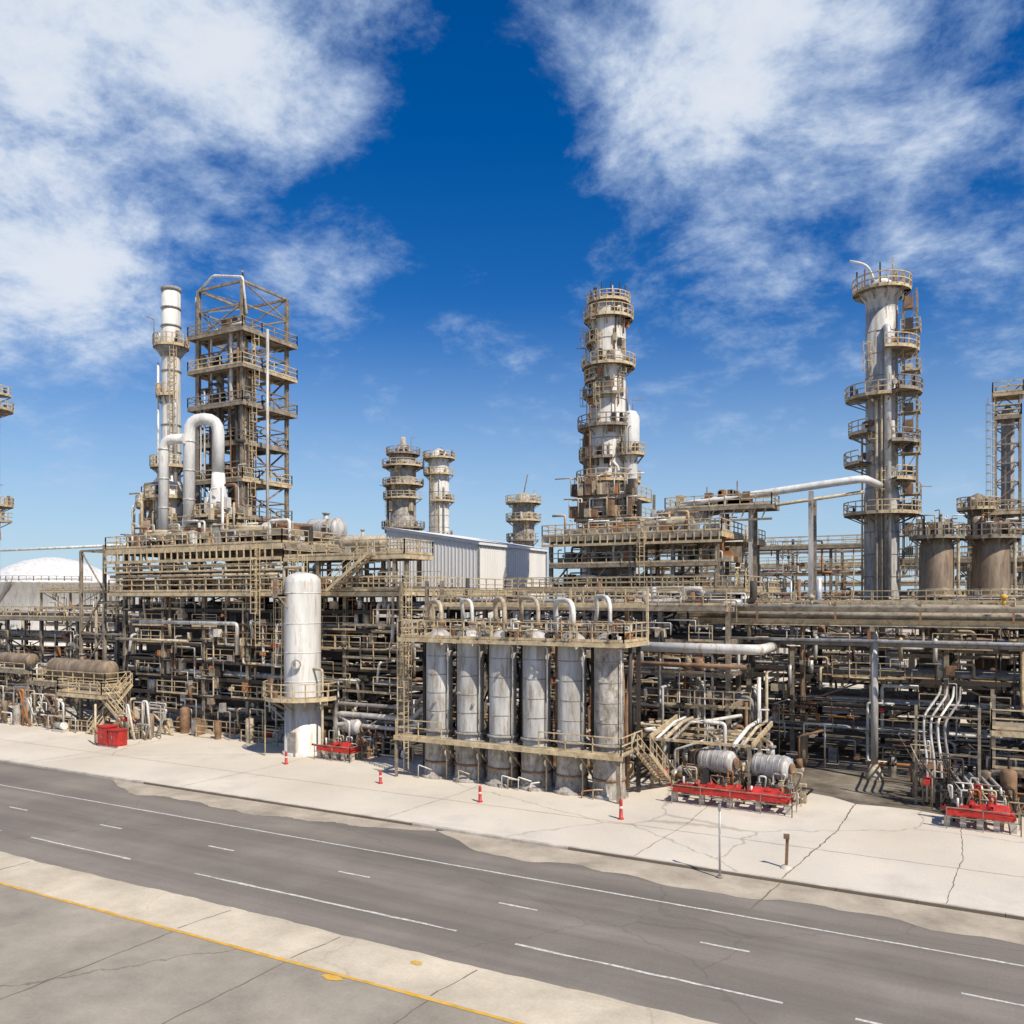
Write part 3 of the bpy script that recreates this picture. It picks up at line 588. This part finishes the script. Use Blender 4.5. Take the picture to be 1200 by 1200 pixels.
# ---------------------------------------------------------------- central unit
b=MB('process_unit_structure',(-30,88,0))
rack(b,-38.8,-21.4,80,97,[2.5,5,7.5,10,12.6],dx=4.35,rows=3,npl=12,nv=50,fine=60,skel='dsteel',cross=4)
b.deck(-43.5,-18.5,78.6,98,12.9,'sew',t=.09)
for x in (-38.8,-34.5,-30,-25.7,-21.4):
    for y in (80,88,97): b.ibeam((x,y,12.9),(x,y,18),.36,'steel')
    if x<-22: b.beam((x,80,13),(x+4.4,80,17.8),.15,'steel')
b.deck(-38.8,-21.4,79.6,82,15.4,'s',t=.08)
b.deck(-39.5,-20.8,79.3,98,18.3,'sew',t=.09,fb=.5); b.beam((-39.5,79.2,17.3),(-20.8,79.2,17.3),.2,'rail',.25)
for i in range(24): b.beam((-39.4+i*.8,79.2,17.3),(-39.4+i*.8,79.2,18.2),.1,'rail')
for i in range(80):
    x=R.uniform(-39,-21); y=R.uniform(79.8,84); zb=R.choice([18.3,12.9,15.4]); h=R.uniform(.8,2.3); b.pipe([(x,y,zb),(x,y,zb+h),(x+R.uniform(-2.5,2.5),y,zb+h)],R.choice([.06,.08,.13]),R.choice(FK))
    b.box(x,y,zb,x+R.uniform(.4,1.2),y+.8,zb+R.uniform(.5,1.6),R.choice(BX))
b.hdrum((-29,82,19.4),(-24.5,82,19.4),.6,'tan'); b.hdrum((-29,84,20.2),(-23.5,84,20.2),.7,'vessel',saddles=False)
b.deck(-38.4,-31.5,85,92,20.6,'sew',t=.09)
for x in (-37.4,-34.5,-31.7):
    for y in (85.2,91.8): b.ibeam((x,y,18.3),(x,y,23.5),.25,'steel')
b.deck(-38,-32,85.2,91.8,23.0,'sew',t=.09)
for i in range(50):
    x=R.uniform(-38.8,-31.5); y=R.uniform(84,85.8); zb=R.choice([18.3,20.6,23]); b.box(x,y,zb,x+R.uniform(.3,1.0),y+.7,zb+R.uniform(.6,1.9),R.choice(BX))
    b.pipe([(x,y,zb),(x,y,zb+2),(x+R.uniform(-2,2),y,zb+2)],.07,R.choice(FK))
b.stairs((-19.6,80,12.9),(-14.9,80,10.2),.9); b.stairs((-20,83,12.9),(-20,88.5,18.3),.9); b.ladder(-28.5,79,12.9,18.3,270)
b.done()
def ex(b,X,Y,rr):
    b.lathe(X,Y,[(1.95,44.2),(2.05,44.3),(2.05,44.7),(1.8,44.72),(1.75,45.2),(1.5,45.2)],'bvessel',24); b.ringplat(X,Y,44.7,1.8,2.4,t=.08,h=.8)
    for a in range(0,360,30): 
        x=X+2.0*math.cos(rad(a)); y=Y+2.0*math.sin(rad(a)); b.beam((x,y,44.7),(x,y,46.0+R.uniform(-.3,.5)),.1,'dsteel')
    b.lathe(X+2.9,Y-.7,[(.75,18.4),(.75,27.5),(.95,27.9),(.95,31.6),(.6,32.2),(.1,32.4)],'duct',16); b.ringplat(X+2.9,Y-.7,27.6,.8,1.5,180,400,t=.09)
    b.pipe([(X+2.1,Y-2.3,19),(X+2.1,Y-2.3,26),(X+1,Y-1.6,27),(X+1,Y-1.6,35)],.16,'white'); b.pipe([(X-2.1,Y-1.8,22),(X-2.1,Y-1.8,30),(X-1,Y-1,31)],.16,'rust')
    for z in (28.5,34,40.6): b.ladder(X-2.0,Y-1.4,z-3,z+1.2,200)
    for i in range(70):
        z=R.uniform(24,43); a=rad(R.uniform(-175,15)); q=rr(z)+.15; x=X+q*math.cos(a); y=Y+q*math.sin(a)
        if R.random()<.5: b.box(x-.2,y-.2,z,x+.2,y+.2,z+R.uniform(.3,1.0),R.choice(['rust','dsteel','tan','grey','dark','orust']))
        else: b.pipe([(x,y,z),(x,y,z+R.uniform(1,4))],.07,R.choice(['rust','dark','tan']),6)
column('fractionation_tower',-35.9,88.6,[(2.9,.1),(2.9,20.6),(2.6,24),(2.35,25.4),(2.3,31),(1.95,32),(1.95,43.4),(1.95,44.3)],'wvessel',
  [(24.8,1.1,0,360),(27.3,.9,150,300),(30.8,1.1,0,360),(34.3,.8,180,320),(36,.7,120,260),(37.6,1.0,0,360),(40.2,.6,160,260),(42.9,.8,0,360)],2,extra=ex)

# ---------------------------------------------------------------- central-right pipework
b=MB('pipe_rack',(-25,64,0))
rack(b,-38,-14.5,57,63,[2.4,4.6,6.8,9,11.2],dx=4.7,rows=2,npl=9,nv=50,fine=110)
rack(b,-36,-12,66,76,[2.4,4.6,6.8,9,11],dx=6,rows=2,npl=9,nv=30,fine=20,skel='dsteel')
b.pipe([(-22.5,56,8.6),(-12.2,56,8.6),(-12.2,60,8.6)],.34,'wvessel',14); b.pipe([(-22,55.6,7.5),(-13,55.6,7.5)],.14,'rust')
for i,x in enumerate((-17.4,-16.9,-16.4,-12.6,-12.1)): b.pipe([(x,50.8,3.2),(x,54.5,3.8),(x,57.5,3.8),(x,57.5,5.5+i*.4)],.1+.03*(i%2),['white','tan','stained'][i%3],10)
for y in (50.9,53.5,56): b.beam((-17.8,y,3.2),(-11.6,y,3.2),.16,'rail'); b.beam((-17.7,y,.1),(-17.7,y,3.2),.18,'steel'); b.beam((-11.7,y,.1),(-11.7,y,3.2),.18,'steel')
b.beam((-17.8,50.8,3.3),(-17.8,56.2,3.9),.12,'rail',.3); b.beam((-11.5,50.8,3.3),(-11.5,56.2,3.9),.12,'rail',.3)
ground_clutter(b,-33,-12,52.5,56.5,34)
for i in range(40):
    x=R.uniform(-33,-10);y=R.uniform(52.5,56.5); h=R.uniform(1.5,6); b.pipe([(x,y,.1),(x,y,h),(x+R.uniform(-2,2),y,h),(x,57,h)],R.choice([.04,.06,.09,.12]),R.choice(FK+['dark','rust','dark']))
b.done()

# ---------------------------------------------------------------- right pipe bridge + racks
b=MB('pipe_bridge',(-5,60.4,0))
for x in (-5.8,6.5,-17.5,18,30): b.cyl((x,60.4,.1),(x,60.4,10),.23,'vessel',14); b.lathe(x,60.4,[(.6,.1),(.55,.35),(.25,1.1)],'tan',14); b.beam((x,59,10),(x,62,10),.3,'steel',.4)
for y in (59.2,61.8): b.ibeam((-18.5,y,10.35),(40,y,10.35),.42,'rail')
for x in range(-18,40,2): b.beam((x,59.2,10.3),(x,61.8,10.3),.15,'steel')
for y,r,k in ((59.6,.2,'tan'),(60.1,.24,'vessel'),(60.8,.2,'rust'),(61.4,.26,'tan')): b.pipe([(-18.8,y,10.6+r),(40,y,10.6+r)],r,k,12)
b.pipe([(-16.5,58.9,11.3),(40,58.9,11.3)],.24,'tan',12); b.box(-18.5,62.2,10.5,40,63.2,10.6,'deck'); b.rail([(-18.5,62.2,10.6),(40,62.2,10.6)],post=2); b.rail([(-18.5,63.2,10.6),(40,63.2,10.6)],post=2)
for x in (-13,-8,-3,2,7): b.beam((x,58.75,10.4),(x,58.75,11.7),.12,'rust')
b.pipe([(-18,59,9.2),(40,59,9.2)],.1,'alu'); b.pipe([(-18,61,8.9),(40,61,8.9)],.16,'grey')
for x,k in ((1.5,'ypaint'),(-9.5,'tan'),(3.1,'tan')): b.cyl((x,58.9,11.5),(x,58.9,11.9),.1,k,8); b.lathe(x,58.9,[(.05,11.9),(.22,11.93),(.2,12.1),(.05,12.2)],k,10)
b.done()
b=MB('pipe_rack',(0,72,0))
rack(b,-16,22,66,74,[2.2,4.2,6.2,8.4,10.4],dx=4.8,rows=2,npl=12,nv=55,fine=120,skel='dsteel')
rack(b,-14,24,78,86,[2.4,4.8,7.2,9.6,11.2],dx=6,rows=2,npl=12,nv=40,fine=30,skel='dsteel')
rack(b,-8,14,94,112,[3,6,9,12,15.5],dx=5,rows=3,npl=9,nv=30,fine=30)
ground_clutter(b,-12,14,60,65,30)
b.done()
b=MB('pipe_rack',(-10,105,0)); rack(b,-40,-9,108,118,[4,8,12,15,18],dx=6,rows=2,npl=9,nv=50,fine=40); rack(b,-50,20,140,150,[5,10,14,17],dx=8,rows=2,npl=8,nv=50,fine=30)
b.done()
b=MB('pipe_rack',(-60,110,0)); rack(b,-150,-66,96,104,[4,7,10,13],dx=8,rows=2,npl=8,nv=60,fine=40); b.done()

b=MB('elevated_pipe_bridge',(-18,84,0))
b.pipe([(-26.5,83.5,19),(-26.5,83.5,21.2),(-9,84.2,22.9),(-8.2,90,22.9)],.36,'duct',14,bend=1.0); b.pipe([(-26.2,84.6,20),(-9,85.2,21.8)],.16,'tan')
for x in (-22,-19.2,-13.6): b.ibeam((x,84,.1),(x,84,22),.4 if x>-15 else .36,'vessel'); b.ibeam((x,86,.1),(x,86,21.4),.36,'steel'); b.beam((x,83.5,20.9),(x,86.5,20.9),.25,'steel')
b.deck(-27.5,-17,83,86.4,20.9,'sewn',t=.09); b.beam((-27,83.2,19.5),(-17,83.2,19.5),.2,'steel')
for i in range(10): b.beam((-27+i,83.2,19.5),(-26.5+i,83.2,20.7),.12,'rail')
for i in range(24):
    x=R.uniform(-27,-17.5); b.box(x,83.4,20.9,x+R.uniform(.3,.9),84.2,20.9+R.uniform(.4,1.7),R.choice(BX))
b.beam((-20.5,84,20.9),(-20.5,84,23.4),.1,'steel'); b.beam((-23.5,84,20.9),(-23.5,84,23),.1,'steel')
for x in (-27.3,-23): b.ibeam((x,83.2,18.3),(x,83.2,20.9),.2,'steel')
b.done()

def ex2(b,X,Y,rr):
    b.lathe(X,Y,[(1.5,40.2),(1.5,41.3),(2.0,42.1),(2.0,42.3),(1.4,42.3)],'vessel',24)
    b.ringplat(X,Y,42.4,1.5,2.7,t=.1,h=1.2); b.lathe(X,Y,[(1.2,42.3),(1.2,43.1),(.6,43.6),(.1,43.7)],'white',18)
    b.pipe([(X-.5,Y-.5,43),(X-1.2,Y-.5,45.2),(X-2.9,Y-.7,45.8)],.12,'white',10,bend=1.2)
    for i in range(9): a=rad(R.uniform(0,360)); b.beam((X+2.3*math.cos(a),Y+2.3*math.sin(a),42.4),(X+2.3*math.cos(a),Y+2.3*math.sin(a),43.4+R.random()*1.6),.14,R.choice(['rust','dsteel','tan']))
    for sx in (2.0,3.2):
        for sy in (-.9,.5): b.beam((X+sx,Y+sy,14),(X+sx,Y+sy,43.2 if sx<3 else 42),.15,'steel')
    z=14
    while z<42:
        b.beam((X+2.0,Y-.9,z),(X+3.2,Y-.9,z),.12,'rust'); b.beam((X+2.0,Y-.9,z),(X+3.2,Y-.9,z+2),.1,'steel'); b.beam((X+1.4,Y,z),(X+2.1,Y,z),.12,'steel')
        if int(z/2)%2: b.box(X+1.8,Y-1,z,X+3.5,Y+.7,z+.1,'deck'); b.rail([(X+3.5,Y-1,z),(X+3.5,Y+.7,z)],t=.08); b.rail([(X+1.8,Y-1.02,z),(X+3.5,Y-1.02,z)],t=.08)
        if R.random()<.8: b.box(X+2.2,Y-1.1,z+.1,X+2.9,Y-.6,z+R.uniform(.6,1.6),R.choice(['rust','dsteel','tan','dark']))
        z+=2
    b.pipe([(X-1.75,Y-.6,5),(X-1.75,Y-.6,28)],.1,'tan'); b.pipe([(X+.7,Y-1.8,12),(X+.7,Y-1.8,38.5),(X,Y,38.5)],.34,'alu',14)
column('stripper_column',-8.2,92.3,[(1.65,.1),(1.65,22),(1.5,23),(1.5,40.5)],'vessel',
 [(20.3,1.9,0,360),(23.6,1.7,-60,120),(25.3,2.0,150,240),(27.2,2.0,-70,60),(28.3,1.6,160,250),(31.8,1.9,170,290),(32.2,2.2,-60,40),(36.3,1.9,-80,60)],2,extra=ex2)
for X,Y,r in ((-3.0,83.7,1.4),(1.2,86,1.5)):
    b=MB('brown_process_vessel',(X,Y,0)); b.lathe(X,Y,[(r,.1),(r,16.4),(r*.85,17.1),(r*.5,17.5),(.1,17.6)],'bvessel',26)
    b.lathe(X,Y,[(r,12),(r+.12,12.02),(r+.12,12.2),(r,12.22)],'tan',26); b.ringplat(X,Y,17.3,r*.7,r+.8,t=.09,rk='steel'); b.ringplat(X,Y,11.6,r,r+.9,180,360,t=.09)
    b.ladder(X-r-.2,Y-.6,11.6,18.3,200)
    for i in range(30): 
        a=R.uniform(0,6); x=X+r*.9*math.cos(a); y=Y+r*.9*math.sin(a); h=R.uniform(.6,1.9); b.pipe([(x,y,17.2),(x,y,17.3+h),(x+R.uniform(-1,1),y,17.3+h)],R.choice([.06,.08,.12]),R.choice(FK+['dark','rust']))
        if i%2: b.box(x-.2,y-.2,17.3,x+.2,y+.2,18+R.random(),R.choice(['rust','dsteel','dark','tan']))
    b.pipe([(X+r+.3,Y-.5,1),(X+r+.3,Y-.5,18),(X,Y,18.4)],.14,'tan'); b.done()
b=MB('lattice_tower',(3,104,0)); X,Y=3,104; w=1.1
for sx in (-w,w):
    for sy in (-w,w): b.beam((X+sx,Y+sy,.1),(X+sx,Y+sy,33.6),.22,'steel')
z=10
b.lathe(X,Y,[(.62,2),(.62,31.5),(.2,32.2)],'grey',14)
while z<33:
    for c,d in (((-w,-w),(w,-w)),((w,-w),(w,w)),((-w,w),(-w,-w)),((w,w),(-w,w))):
        b.beam((X+c[0],Y+c[1],z),(X+d[0],Y+d[1],z),.14,'steel'); b.beam((X+c[0],Y+c[1],z),(X+d[0],Y+d[1],z+2),.1,'rust')
    z+=2
for z,e in ((33.4,1.4),(31,1.2),(21,1.9),(19,1.6),(15,1.6)): b.deck(X-e,X+e,Y-e,Y+e,z,'sewn',t=.1)
b.pipe([(X-w-.4,Y-w,5),(X-w-.4,Y-w,22)],.2,'rust'); b.ladder(X-1.3,Y-1.3,12,33,200); b.done()
column('process_column',0.2,103,[(.95,.1),(.95,22),(.5,22.8),(.1,23)],'bvessel',[(15,.9,0,360),(21.4,1.0,0,360)],2)
column('process_column',10,96,[(1.4,.1),(1.4,25),(.5,26)],'vessel',[(15,.9,0,360),(21.4,1.0,0,360)],2)

# ---------------------------------------------------------------- compressor skids
def skid(x,y,L,nd,name='compressor_skid'):
    b=MB(name,(x,y,.1))
    for yy in (y-1.3,y-.1): b.beam((x-L/2,yy,.85),(x+L/2,yy,.85),.14,'red',.26)
    for xx in (-L/2,-L/4,0,L/4,L/2): b.beam((x+xx,y-1.3,.85),(x+xx,y-.1,.85),.14,'red',.26); b.box(x+xx-.14,y-1.25,.1,x+xx+.14,y-.95,.68,'conc')
    for i in range(int(L*1.3)):
        xx=x-L/2+.4+i/1.3+R.uniform(-.15,.15); b.cyl((xx,y-.9,1.1),(xx,y-.2,1.2),R.uniform(.1,.2),R.choice(['red','red','dark']),10); b.cyl((xx+.2,y-1.0,1.0),(xx+.2,y-1.0,R.uniform(1.3,1.7)),.06,R.choice(['red','rust','white']),8)
        if R.random()<.6: b.box(xx,y-1.2,1.0,xx+.4,y-.9,1.0+R.uniform(.15,.4),'red')
    b.quad([(x-L*.3,y-1.42,1.02),(x+L*.1,y-1.42,1.22),(x+L*.1,y-.7,1.36),(x-L*.3,y-.7,1.14)],'red'); b.quad([(x+L*.2,y-1.4,1.1),(x+L*.45,y-1.4,1.05),(x+L*.45,y-.9,1.4),(x+L*.2,y-.9,1.4)],'red')
    b.pipe([(x-L/2-.3,y-1.6,1.15),(x+L/2,y-1.6,1.0)],.08,'red')
    b.rail([(x-L/2,y-1.7,.1),(x+L/2+.3,y-1.7,.1),(x+L/2+.3,y+2.4,.1)],'steel',t=.045,toe=False)
    for i in range(nd):
        c=x-L/4+i*L/2+.1; z=2.15-.05*i
        b.hdrum((c-.8,y+2.0,z),(c+.9,y+1.5,z),.7,'vessel',22,saddles=False,bands=False)
        for t in (-.7,-.35,0,.35,.7): b.cyl((c+t,y+1.78-t*.28,z),(c+t+.04,y+1.77-t*.28,z),.73,'alu',22)
        b.cyl((c-1.2,y+2.1,z),(c-.9,y+2.03,z),.5,'dark',18); b.cyl((c+1.2,y+1.4,z),(c+1.32,y+1.38,z),.35,'rust',16)
        b.box(c-.7,y+1.2,.1,c-.35,y+2.4,z-.5,'dsteel'); b.box(c+.4,y+1.2,.1,c+.75,y+2.2,z-.5,'dsteel')
        b.pipe([(c,y+1.9,z+.6),(c,y+1.9,z+1.3),(c-.9,y+3.4,z+1.3)],.1,'tan')
    for i in range(46):
        xx=x+R.uniform(-L/2-.2,L/2+.2); yy=y+R.uniform(-.2,2.8); h=R.uniform(.5,2.0); b.pipe([(xx,yy,.1),(xx,yy,h),(xx+R.uniform(-.9,.9),yy,h),(xx+.2,yy+.3,.4)],R.choice([.03,.04,.06]),R.choice(FK+['red','dark','dark']),6)
        if i%3==0: b.valve(xx,yy,h*.7,.1)
        if i%4==0: b.box(xx,yy,.1,xx+.4,yy+.35,R.uniform(.6,1.4),R.choice(['dsteel','rust','dark','tan']))
    return b.done()
skid(-12.2,49.4,6.4,2); skid(0.2,51.0,3.0,0); skid(-41.2,49.9,3.0,1)
b=MB('pipe_manifold',(-1,54,0))
for i in range(4):
    x=-2.4+i*.36; b.pipe([(x,53.8+.1*i,.4),(x,53.8+.1*i,2.8),(x-.2,54.2+.1*i,4.0),(x-.2,54.2+.1*i,5.2-.12*i),(x+.5,57+.1*i,6.2-.12*i),(x+.5,60,6.4)],.07,['alu','alu','white','grey'][i],10,bend=.6); b.valve(x,53.8+.1*i,1.6,.13)
for z in (1,3.1,5.2): b.beam((-2.9,54.2,z),(.2,54.2,z),.1,'steel')
for x in (-3,.2): b.beam((x,54.3,.1),(x,54.3,5.8),.15,'steel')
for i in range(5): b.pipe([(-1.2+i*.45,55.4,1.9),(-.6+i*.45,52.8,1.7),(-.6+i*.45,52.8,.1)],.09,'alu',10)
for i in range(90):
    x=R.uniform(-3.4,8); y=R.uniform(52.5,60); h=R.uniform(.5,3.6); b.pipe([(x,y,.1),(x,y,h),(x+R.uniform(-1.5,1.5),y,h),(x+.4,y+.4,.3)],R.choice([.03,.04,.06,.08]),R.choice(FK+['dark','rust','dark']),6)
    if i%3==0: b.valve(x,y,h*.7,.12)
    if i%5==0: b.box(x,y,.1,x+.5,y+.4,R.uniform(.6,1.5),R.choice(['dsteel','rust','tan','dark']))
for z in (2.4,4.6): b.deck(0.8,9,55,58.5,z,'sew')
for x in (.9,4.5,8.9):
    for y in (55.1,58.4): b.beam((x,y,.1),(x,y,6.5),.2,'steel')
ground_clutter(b,-2,9,54,60,24)
b.done()

# ---------------------------------------------------------------- small street things
def bollard(x,y,h):
    b=MB('red_bollard',(x,y,.1)); b.lathe(x,y,[(.16,.1),(.16,.16),(.1,.18),(.09,h*.75),(.09,h),(.06,h+.08),(.01,h+.1)],'red',14); b.lathe(x,y,[(.1,h*.62),(.105,h*.63),(.102,h*.72),(.09,h*.73)],'white',14); b.done()
for a in ((-25.3,42.7,.95),(-33.4,43.9,.85),(-16.7,43,1.1),(-43.2,45.8,.9)): bollard(*a)
b=MB('steel_signpost',(-9.6,36.3,0)); b.cyl((-9.6,36.3,0),(-9.6,36.3,3.2),.05,'alu',10); b.cyl((-9.6,36.3,0),(-9.6,36.3,.1),.13,'grey',10); b.cyl((-9.6,36.3,3.2),(-9.6,36.3,3.26),.07,'grey',10); b.box(-9.66,36.22,2.9,-9.54,36.25,3.15,'alu'); b.done()
b=MB('rusty_marker_post',(-7.3,38.7,.1)); b.beam((-7.3,38.7,.1),(-7.25,38.72,1.6),.12,'rust'); b.box(-7.4,38.6,1.4,-7.15,38.66,1.62,'rust'); b.lathe(-7.3,38.7,[(.28,.1),(.22,.2),(.1,.25)],'conc',10); b.done()
b=MB('fire_equipment_cabinet',(-60.5,44.6,.1)); 
for x0,w,h in ((-61.8,1.25,1.65),(-60.45,1.1,1.45)):
    b.box(x0,44.2,.22,x0+w,45.1,h,'red'); b.box(x0-.06,44.13,h,x0+w+.06,45.17,h+.08,'red'); b.box(x0+.06,44.17,.32,x0+w/2-.02,44.198,h-.1,'red'); b.box(x0+w/2+.02,44.17,.32,x0+w-.06,44.198,h-.1,'red'); b.box(x0+w/2-.1,44.13,.8,x0+w/2-.06,44.168,1.05,'grey'); b.box(x0,44.25,.1,x0+w,45.05,.22,'conc')
b.cyl((-62.3,44.4,.1),(-62.3,44.4,3.4),.09,'tan',8); b.done()

# ---------------------------------------------------------------- camera
cd=bpy.data.cameras.new('camera'); cam=bpy.data.objects.new('camera',cd); S.collection.objects.link(cam)
cam.location=(0,0,12); cam.rotation_euler=(rad(90),0,rad(28.5)); cd.lens=30; cd.sensor_width=36; cd.shift_y=.0833; cd.clip_end=9000; S.camera=cam

# ---------------------------------------------------------------- sun and sky
el,azr=rad(50),rad(115)
sd=Vector((math.sin(azr)*math.cos(el),math.cos(azr)*math.cos(el),math.sin(el)))
ld=bpy.data.lights.new('sun','SUN'); ld.energy=5.0; ld.angle=rad(.5); ld.color=(1,.93,.82); lo=bpy.data.objects.new('sun',ld); S.collection.objects.link(lo)
lo.rotation_euler=(-sd).to_track_quat('-Z','Y').to_euler(); lo.location=(50,-20,80)
w=bpy.data.worlds.new('World'); S.world=w; w.use_nodes=True; nt=w.node_tree;N=nt.nodes;L=nt.links
bg=N['Background']; bg.inputs[1].default_value=.1
sky=N.new('ShaderNodeTexSky'); sky.sky_type='NISHITA'; sky.sun_disc=False; sky.sun_elevation=el; sky.sun_rotation=azr; sky.dust_density=.4; sky.ozone_density=4; sky.air_density=1.0
hs=N.new('ShaderNodeHueSaturation'); hs.inputs['Hue'].default_value=.512; hs.inputs['Saturation'].default_value=1.42; hs.inputs['Value'].default_value=1.08; L.new(sky.outputs[0],hs.inputs['Color'])
tc=N.new('ShaderNodeTexCoord'); nm=N.new('ShaderNodeVectorMath'); nm.operation='NORMALIZE'; L.new(tc.outputs['Generated'],nm.inputs[0]); D=nm.outputs[0]
def math_(op,a,b=None,c=None):
    n=N.new('ShaderNodeMath'); n.operation=op
    for i,x in enumerate((a,b,c)):
        if x is None: continue
        if isinstance(x,(int,float)): n.inputs[i].default_value=x
        else: L.new(x,n.inputs[i])
    return n.outputs[0]
def mrange(x,a,b,c=0,d=1):
    n=N.new('ShaderNodeMapRange'); n.interpolation_type='SMOOTHSTEP'; n.inputs[1].default_value=a;n.inputs[2].default_value=b;n.inputs[3].default_value=c;n.inputs[4].default_value=d; L.new(x,n.inputs[0]); return n.outputs[0]
def blob(az,el_,rdeg,wt):
    v=(math.cos(rad(az))*math.cos(rad(el_)),math.sin(rad(az))*math.cos(rad(el_)),math.sin(rad(el_)))
    n=N.new('ShaderNodeVectorMath'); n.operation='DOT_PRODUCT'; L.new(D,n.inputs[0]); n.inputs[1].default_value=v
    return mrange(n.outputs['Value'],math.cos(rad(rdeg)),1.0,0,wt)
acc=None
for a in ((149,27,17,.72),(140,33,12,.45),(150,20,10,.4),(131,35,10,.55),(110,35,11,.45),(99,35,13,.6),(95,27,14,.3),(106,24,12,.3),(92,20,9,.2),(120,26,10,-.4),(144,16.5,5,.4),(131,19,5,.45),(127,22,3,.4),(60,35,30,.5),(200,35,30,.5),(-60,40,50,.5)):
    q=blob(*a); acc=q if acc is None else math_('ADD',acc,q)
sx=N.new('ShaderNodeSeparateXYZ'); L.new(D,sx.inputs[0]); zc=math_('ADD',math_('MAXIMUM',sx.outputs[2],0),.3)
cb=N.new('ShaderNodeCombineXYZ'); L.new(math_('DIVIDE',sx.outputs[0],zc),cb.inputs[0]); L.new(math_('DIVIDE',sx.outputs[1],zc),cb.inputs[1])
def noise(s,d,ro,di,off=0):
    mp=N.new('ShaderNodeMapping'); mp.inputs['Location'].default_value=(off,off*.7,0); L.new(cb.outputs[0],mp.inputs['Vector'])
    n=N.new('ShaderNodeTexNoise'); n.inputs['Scale'].default_value=s;n.inputs['Detail'].default_value=d;n.inputs['Roughness'].default_value=ro;n.inputs['Distortion'].default_value=di; L.new(mp.outputs[0],n.inputs['Vector']); return n.outputs['Fac']
n1=noise(4.2,9,.64,.25,3.1); n2=noise(13,6,.66,.1,1.0)
nz=math_('ADD',math_('MULTIPLY',math_('SUBTRACT',n1,.5),3.2),math_('MULTIPLY',math_('SUBTRACT',n2,.5),1.1))
den=math_('ADD',nz,acc)
cl=mrange(den,.0,1.3,0,.92)
haze=mrange(sx.outputs[2],0.0,.34,.75,0)
c1=N.new('ShaderNodeMixRGB'); L.new(haze,c1.inputs[0]); L.new(hs.outputs[0],c1.inputs[1]); c1.inputs[2].default_value=(4.6,6.4,8.4,1)
cc=N.new('ShaderNodeMixRGB'); L.new(mrange(den,.5,1.6),cc.inputs[0]); cc.inputs[1].default_value=(4.6,6.0,8.2,1); cc.inputs[2].default_value=(7.9,8.4,9.1,1)
c2=N.new('ShaderNodeMixRGB'); L.new(cl,c2.inputs[0]); L.new(c1.outputs[0],c2.inputs[1]); L.new(cc.outputs[0],c2.inputs[2]); L.new(c2.outputs[0],bg.inputs[0])
S.view_settings.view_transform='Standard'; S.view_settings.look='None'; S.view_settings.exposure=0
print('faces',sum(len(o.data.polygons) for o in S.objects if o.type=='MESH'))
